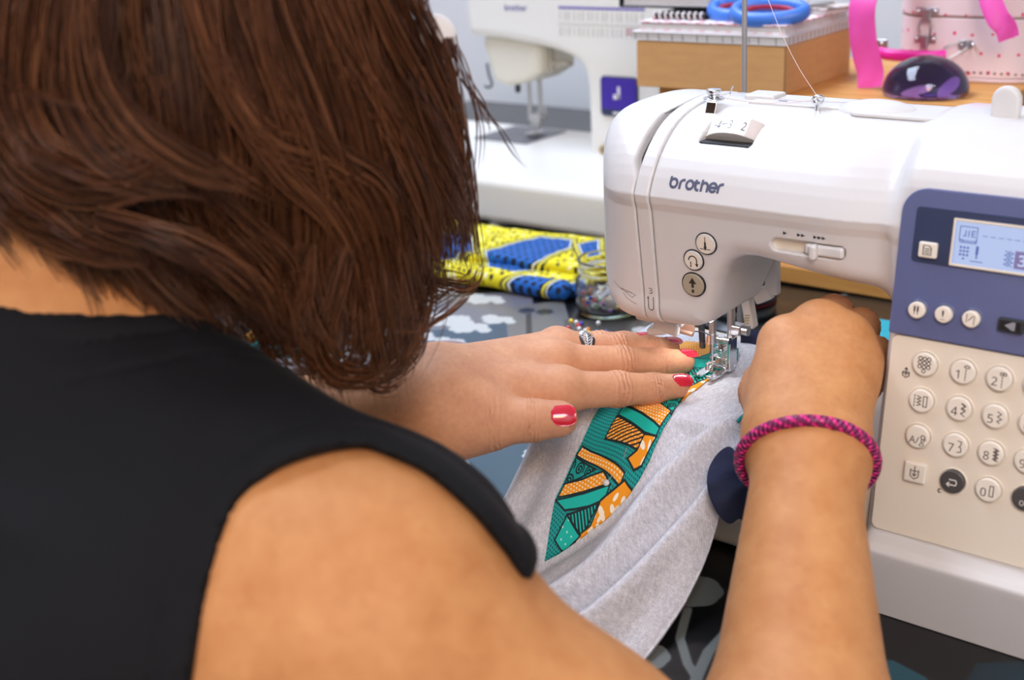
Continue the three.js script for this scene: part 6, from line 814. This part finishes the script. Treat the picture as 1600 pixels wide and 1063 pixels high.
// ---------------------------------------------------------------- her hair
{ const rnd = RNG(2024), B = FH.clone().negate(), D2R = Math.PI / 180;
  const tipPhi = [-150, -110, -70, -30, 0, 20, 45, 70, 95, 118, 135, 150], tipY = [0.25, 0.22, 0.235, 0.255, 0.262, 0.246, 0.214, 0.185, 0.166, 0.188, 0.218, 0.27];
  const radPhi = [-150, -90, 0, 60, 90, 118, 140, 155], radR = [0.1, 0.108, 0.122, 0.112, 0.098, 0.093, 0.088, 0.084];
  const yTop = HC.y + 0.125, yMid = HC.y + 0.012;
  // point of the hair's outer surface at angle phi (degrees from the nape toward her right), drop t 0..1 and depth below the surface
  function shell(phi, t, depth, tip) {
    const yy = lerp(yTop, tip, Math.pow(t, 0.92)); let r = interp(phi, radPhi, radR);
    if (yy > yMid) { const k = clamp((yy - yMid) / (yTop - yMid)); r *= Math.sqrt(Math.max(0, 1 - k * k)); } else { const k = clamp((yMid - yy) / Math.max(0.02, yMid - tip)); const nape = Math.exp(-(((phi - 12) / 42) ** 2)); r *= 1 + 0.06 * Math.sin(k * 2.6) - 0.16 * k * k * k * (1 - nape); r += 0.026 * nape * k; }
    r -= depth; const a = phi * D2R; const p = HC.clone().addScaledVector(B, r * Math.cos(a)).addScaledVector(HR, r * Math.sin(a)); p.y = yy; return p;
  }
  const core = (x, y, z) => { // narrower than the locks
 const dx = x - HC.x, dz = z - HC.z, b = dx * B.x + dz * B.z, r = dx * HR.x + dz * HR.z, phi = clamp(Math.atan2(r, b) / D2R, -150, 150), tip = spline(phi, tipPhi, tipY) + 0.028; const raw = Math.atan2(r, b) / D2R, rr = Math.hypot(b, r); let R = interp(phi, radPhi, radR) - 0.017; if (y > yMid) { const k = clamp((y - yMid) / (yTop - 0.012 - yMid)); R *= Math.sqrt(Math.max(0, 1 - k * k)); } else { const k = clamp((yMid - y) / Math.max(0.02, yMid - tip)); R *= 1 - 0.2 * k * k; } let d = rr - R; d = smax(d, tip - y, 0.02); d = smax(d, y - (yTop - 0.012), 0.01); const edge = (Math.abs(raw) - 122) * D2R * Math.max(rr, 0.02); d = smax(d, edge, 0.015); d = smax(d, 0.055 - rr, 0.01); return d * 0.75; };
  const P = [], N = [], Cc = [], I = [];
  function strand(pts, r0, col) { // three-sided tapering hair
    const n = pts.length, base = P.length / 3; let side = V(0, 0, 0);
    for (let i = 0; i < n; i++) { const tg = pts[Math.min(i + 1, n - 1)].clone().sub(pts[Math.max(i - 1, 0)]).normalize(); if (i === 0) side = tg.clone().cross(V(0.3, 0.2, 1)).normalize(); side.addScaledVector(tg, -side.dot(tg)).normalize(); const o = tg.clone().cross(side), t = i / (n - 1), r = r0 * (t < 0.75 ? 1 : 1 - 0.85 * (t - 0.75) / 0.25); for (let k = 0; k < 3; k++) { const a = k * 2.0944, d = side.clone().multiplyScalar(Math.cos(a)).addScaledVector(o, Math.sin(a)); P.push(pts[i].x + d.x * r, pts[i].y + d.y * r, pts[i].z + d.z * r); N.push(d.x, d.y, d.z); Cc.push(...col); } }
    for (let i = 0; i < n - 1; i++) for (let k = 0; k < 3; k++) { const a = base + i * 3 + k, b = base + i * 3 + (k + 1) % 3; I.push(a, b, a + 3, b, b + 3, a + 3); }
  }
  const tones = [[0.07, 0.025, 0.01], [0.09, 0.032, 0.012], [0.14, 0.052, 0.019], [0.19, 0.074, 0.028], [0.055, 0.02, 0.009], [0.11, 0.04, 0.015]];
  const SEG = 20;
  function lock(phi0, depth, count, spread, o = {}) {
    const tone = tones[Math.floor(rnd() * tones.length)], curl = o.curl ?? (rnd() - 0.4) * 2.2, drift = (o.drift ?? 10 + 14 * rnd()), ph = rnd() * 6.28, wav = 0.0085 * (0.4 + rnd()), cl = 0.02 + 0.022 * rnd(), tipUp = (o.tip ?? 0) + (rnd() - 0.5) * 0.045;
    const guide = []; for (let i = 0; i <= SEG; i++) { const t = i / SEG, phi = phi0 + drift * t * t + 5 * Math.sin(t * 5 + ph) * t * 0.6, tip = spline(clamp(phi0 + drift, -150, 150), tipPhi, tipY) + tipUp; const p = shell(phi, t, depth * (0.4 + 0.6 * Math.sin(Math.min(1, t * 1.3) * 1.57)), tip); const a = phi * D2R, out = B.clone().multiplyScalar(Math.cos(a)).addScaledVector(HR, Math.sin(a)), tan = B.clone().multiplyScalar(-Math.sin(a)).addScaledVector(HR, Math.cos(a)); const e = Math.max(0, (t - 0.68) / 0.32); const wf = 0.05 * phi0 + 1.3 * noise(phi0 * 0.03, depth * 90, 4); p.addScaledVector(tan, 0.011 * Math.sin(t * 9.5 - wf) * t + wav * 0.6 * Math.sin(t * 7 + ph) * t + (o.side ?? 0) * e * e); p.addScaledVector(out, cl * curl * e * e * (1.2 - 0.5 * e) + wav * 0.4 * Math.cos(t * 6 + ph) * t + 0.008 * Math.sin(t * 10.5 + wf) * t); p.y += Math.abs(curl) * cl * 0.75 * e * e * e; guide.push({ p, out, tan }); }
    for (let s = 0; s < count; s++) { const a = rnd() * 6.283, rr = Math.sqrt(rnd()) * spread, c0 = rr * Math.cos(a), c1 = rr * Math.sin(a), end = 0.82 + 0.18 * rnd(), fz = 0.0015 * (rnd() - 0.5), f2 = rnd() * 6.28, v = 0.75 + 0.5 * rnd(), own = rnd() < 0.45 ? tones[Math.floor(rnd() * tones.length)] : tone; const pts = []; for (let i = 0; i <= SEG; i++) { const t = i / SEG * end, q = t * SEG, k = Math.min(SEG - 1, Math.floor(q)), g = guide[k], h = guide[k + 1], f = q - k, sp = (0.5 + 0.9 * Math.sin(Math.min(1, t * 1.15) * 2.2)) * (1 - 0.35 * t); pts.push(V(lerp(g.p.x, h.p.x, f), lerp(g.p.y, h.p.y, f), lerp(g.p.z, h.p.z, f)).addScaledVector(g.tan, c0 * sp + fz * Math.sin(t * 9 + f2)).addScaledVector(g.out, c1 * sp * 0.55 + fz * Math.cos(t * 8 + f2))); } strand(pts, 0.00026 + 0.00018 * rnd(), own.map((x) => x * v)); }
  }
  for (let k = 0; k < 330; k++) lock(lerp(-75, 119, rnd()), 0.002 + 0.018 * rnd() ** 1.5, 26, 0.0075 + 0.004 * rnd());
  for (let k = 0; k < 50; k++) lock(lerp(-150, -75, rnd()), 0.003 + 0.012 * rnd(), 16, 0.011);
  for (let k = 0; k < 26; k++) lock(lerp(62, 116, rnd()), 0.006 + 0.02 * rnd(), 22, 0.006, { curl: -0.5 - 0.7 * rnd(), tip: -0.012 * rnd() });
  for (let k = 0; k < 22; k++) lock(lerp(-30, 22, rnd()), -0.004 + 0.008 * rnd(), 26, 0.006, { curl: 0.9 + 0.5 * rnd(), side: 0.06 + 0.03 * rnd(), tip: 0.03 + 0.025 * rnd(), drift: 10 });
  for (let k = 0; k < 34; k++) lock(lerp(-58, 6, rnd()), 0.004 + 0.02 * rnd(), 24, 0.0075, { tip: -0.004 - 0.012 * rnd(), curl: 0.5 * (rnd() - 0.5), drift: 14 });
  for (let k = 0; k < 20; k++) lock(lerp(100, 126, rnd()), -0.002 - 0.007 * rnd(), 2, 0.003, { tip: 0.03 * (rnd() - 0.5), curl: 0.6 * (rnd() - 0.4) });
  // single locks that stand out: each runs through points on the surface of the hair
  const onHair = (px, py, lift) => { const r = rayTo(px, py), L = r.length(); let best = 0.5, low = 1e9; for (let t = 0.38; t < 0.72; t += 0.002) { const d = core(CAM.x + r.x * t, CAM.y + r.y * t, CAM.z + r.z * t) - 0.017 - lift; if (d < low) { low = d; best = t; } if (d < 0) break; } return CAM.clone().addScaledVector(r, best); };
  function traced(list, count, spread, tone, lift = 0.003, r0 = 0.0003) {
    const c = new THREE.CatmullRomCurve3(list.map(([x, y]) => onHair(x, y, lift)), false, 'centripetal'), n = 26;
    for (let s = 0; s < count; s++) { const a = rnd() * 6.283, rr = Math.sqrt(rnd()) * spread, ox = rr * Math.cos(a), oy = rr * Math.sin(a), end = 0.8 + 0.2 * rnd(), f = rnd() * 6.28, v = (0.75 + 0.5 * rnd()) * tone, hue = mix[Math.floor(rnd() * mix.length)], pts = []; for (let i = 0; i <= n; i++) { const t = i / n * end, p = c.getPoint(t), tg = c.getTangent(t), sd = tg.clone().cross(AX.f).normalize(), w = (0.65 + 0.7 * Math.sin(Math.min(1, t * 1.1) * 2.4)) * (1 - 0.35 * t * t); pts.push(p.addScaledVector(sd, ox * w + 0.0012 * Math.sin(t * 8 + f)).addScaledVector(AX.f, oy * w * 0.5 + 0.0008 * Math.cos(t * 7 + f))); } strand(pts, r0 + 0.00014 * rnd(), hue.map((x) => x * v)); }
  }
  const pale = 1.12, warm = 1, deep = 0.92, mix = [[0.06, 0.021, 0.009], [0.1, 0.036, 0.014], [0.15, 0.056, 0.021], [0.2, 0.08, 0.032], [0.08, 0.028, 0.011]]; // one strand mix; shade painted into deep locks, highlights into pale ones
  for (const [t, L] of [
    [pale, [[20, -60], [12, 80], [20, 170], [60, 235], [130, 268], [200, 268], [258, 238]]], [warm, [[-30, -20], [-14, 150], [20, 240], [90, 290], [170, 302], [230, 290], [310, 292]]], [pale, [[62, -60], [46, 60], [42, 150], [82, 225], [160, 262], [236, 256], [270, 236]]], [warm, [[104, -60], [96, 80], [112, 170], [160, 240], [230, 280], [330, 306]]], [warm, [[-30, 160], [20, 280], [90, 336], [150, 372], [196, 366]]], [deep, [[-30, 230], [10, 320], [80, 360], [170, 392], [240, 400]]], [warm, [[150, -60], [150, 70], [180, 160], [240, 226], [320, 268], [410, 290]]],
    [warm, [[205, -60], [216, 60], [252, 150], [330, 240], [420, 300], [505, 330]]], [pale, [[292, -60], [330, 80], [390, 190], [450, 270], [520, 340], [560, 420], [562, 480]]], [warm, [[402, -60], [420, 80], [470, 190], [540, 280], [590, 370], [600, 450], [570, 520]]], [warm, [[332, -60], [352, 100], [420, 210], [520, 250], [600, 300], [622, 400], [604, 480]]], [deep, [[250, 120], [300, 260], [380, 350], [450, 420], [470, 500], [500, 560]]],
    [pale, [[522, -60], [560, 60], [600, 170], [640, 250], [650, 340], [640, 420], [668, 470]]], [warm, [[562, -60], [620, 60], [668, 150], [688, 230], [680, 300], [660, 380], [640, 470]]], [pale, [[470, -60], [520, 60], [580, 160], [630, 240], [660, 300], [690, 360], [700, 420]]], [warm, [[610, -60], [655, 40], [688, 130], [700, 240], [705, 330]]],
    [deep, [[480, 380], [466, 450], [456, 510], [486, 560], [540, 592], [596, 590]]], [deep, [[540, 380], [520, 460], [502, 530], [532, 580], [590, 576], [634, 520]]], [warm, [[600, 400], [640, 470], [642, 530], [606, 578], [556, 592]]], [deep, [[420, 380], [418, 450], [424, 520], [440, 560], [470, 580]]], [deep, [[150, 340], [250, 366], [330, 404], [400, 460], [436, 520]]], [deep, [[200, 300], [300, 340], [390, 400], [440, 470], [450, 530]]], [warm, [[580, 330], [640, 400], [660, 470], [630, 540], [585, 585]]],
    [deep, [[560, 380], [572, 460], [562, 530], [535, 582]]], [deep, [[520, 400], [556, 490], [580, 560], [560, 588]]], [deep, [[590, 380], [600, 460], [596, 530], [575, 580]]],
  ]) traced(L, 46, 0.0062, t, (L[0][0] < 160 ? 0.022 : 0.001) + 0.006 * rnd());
  for (const L of [[[560, 420], [612, 500], [660, 500], [716, 462], [748, 428]], [[690, 60], [706, 160], [722, 280], [736, 380], [744, 450]], [[694, 120], [716, 220], [724, 330], [728, 420]], [[684, 160], [700, 260], [716, 350], [712, 440]], [[650, 470], [640, 540], [624, 600]], [[540, 560], [590, 600], [640, 590]], [[640, 400], [690, 440], [732, 440], [750, 400]]]) traced(L, 16, 0.006, warm, 0.004, 0.0003);
  for (const L of [[[700, 90], [740, 150], [790, 220], [826, 264]], [[712, 70], [752, 160], [772, 230]]]) traced(L, 2, 0.0008, warm, 0.004, 0.00035);
  for (const L of [[[700, 60], [730, 180], [742, 300]], [[696, 120], [722, 260], [744, 420]], [[690, 200], [704, 330], [700, 440]]]) traced(L, 7, 0.007, warm, 0.004, 0.0003);
  const g = new THREE.BufferGeometry(); g.setAttribute('position', new THREE.Float32BufferAttribute(P, 3)); g.setAttribute('normal', new THREE.Float32BufferAttribute(N, 3)); g.setAttribute('color', new THREE.Float32BufferAttribute(Cc, 3)); g.setIndex(I);
  const hair = part('hair', g, std({ color: 0xffffff, vertexColors: true, roughness: 0.36, specularIntensity: 0.6 }), person, 'dark auburn shoulder length hair');
  // the inner mass that the locks lie on
  part('hair_underlayer', nets(core, [HC.x - 0.14, 0.17, HC.z - 0.14], [HC.x + 0.14, yTop + 0.01, HC.z + 0.14], 0.0035, { lip: 1.6 }), std({ color: lin(0.08, 0.029, 0.012), roughness: 0.6 }), person);
}

scene.traverse((o) => { if (o.isMesh) { o.castShadow = o.receiveShadow = true; } });
renderer.render(scene, camera);
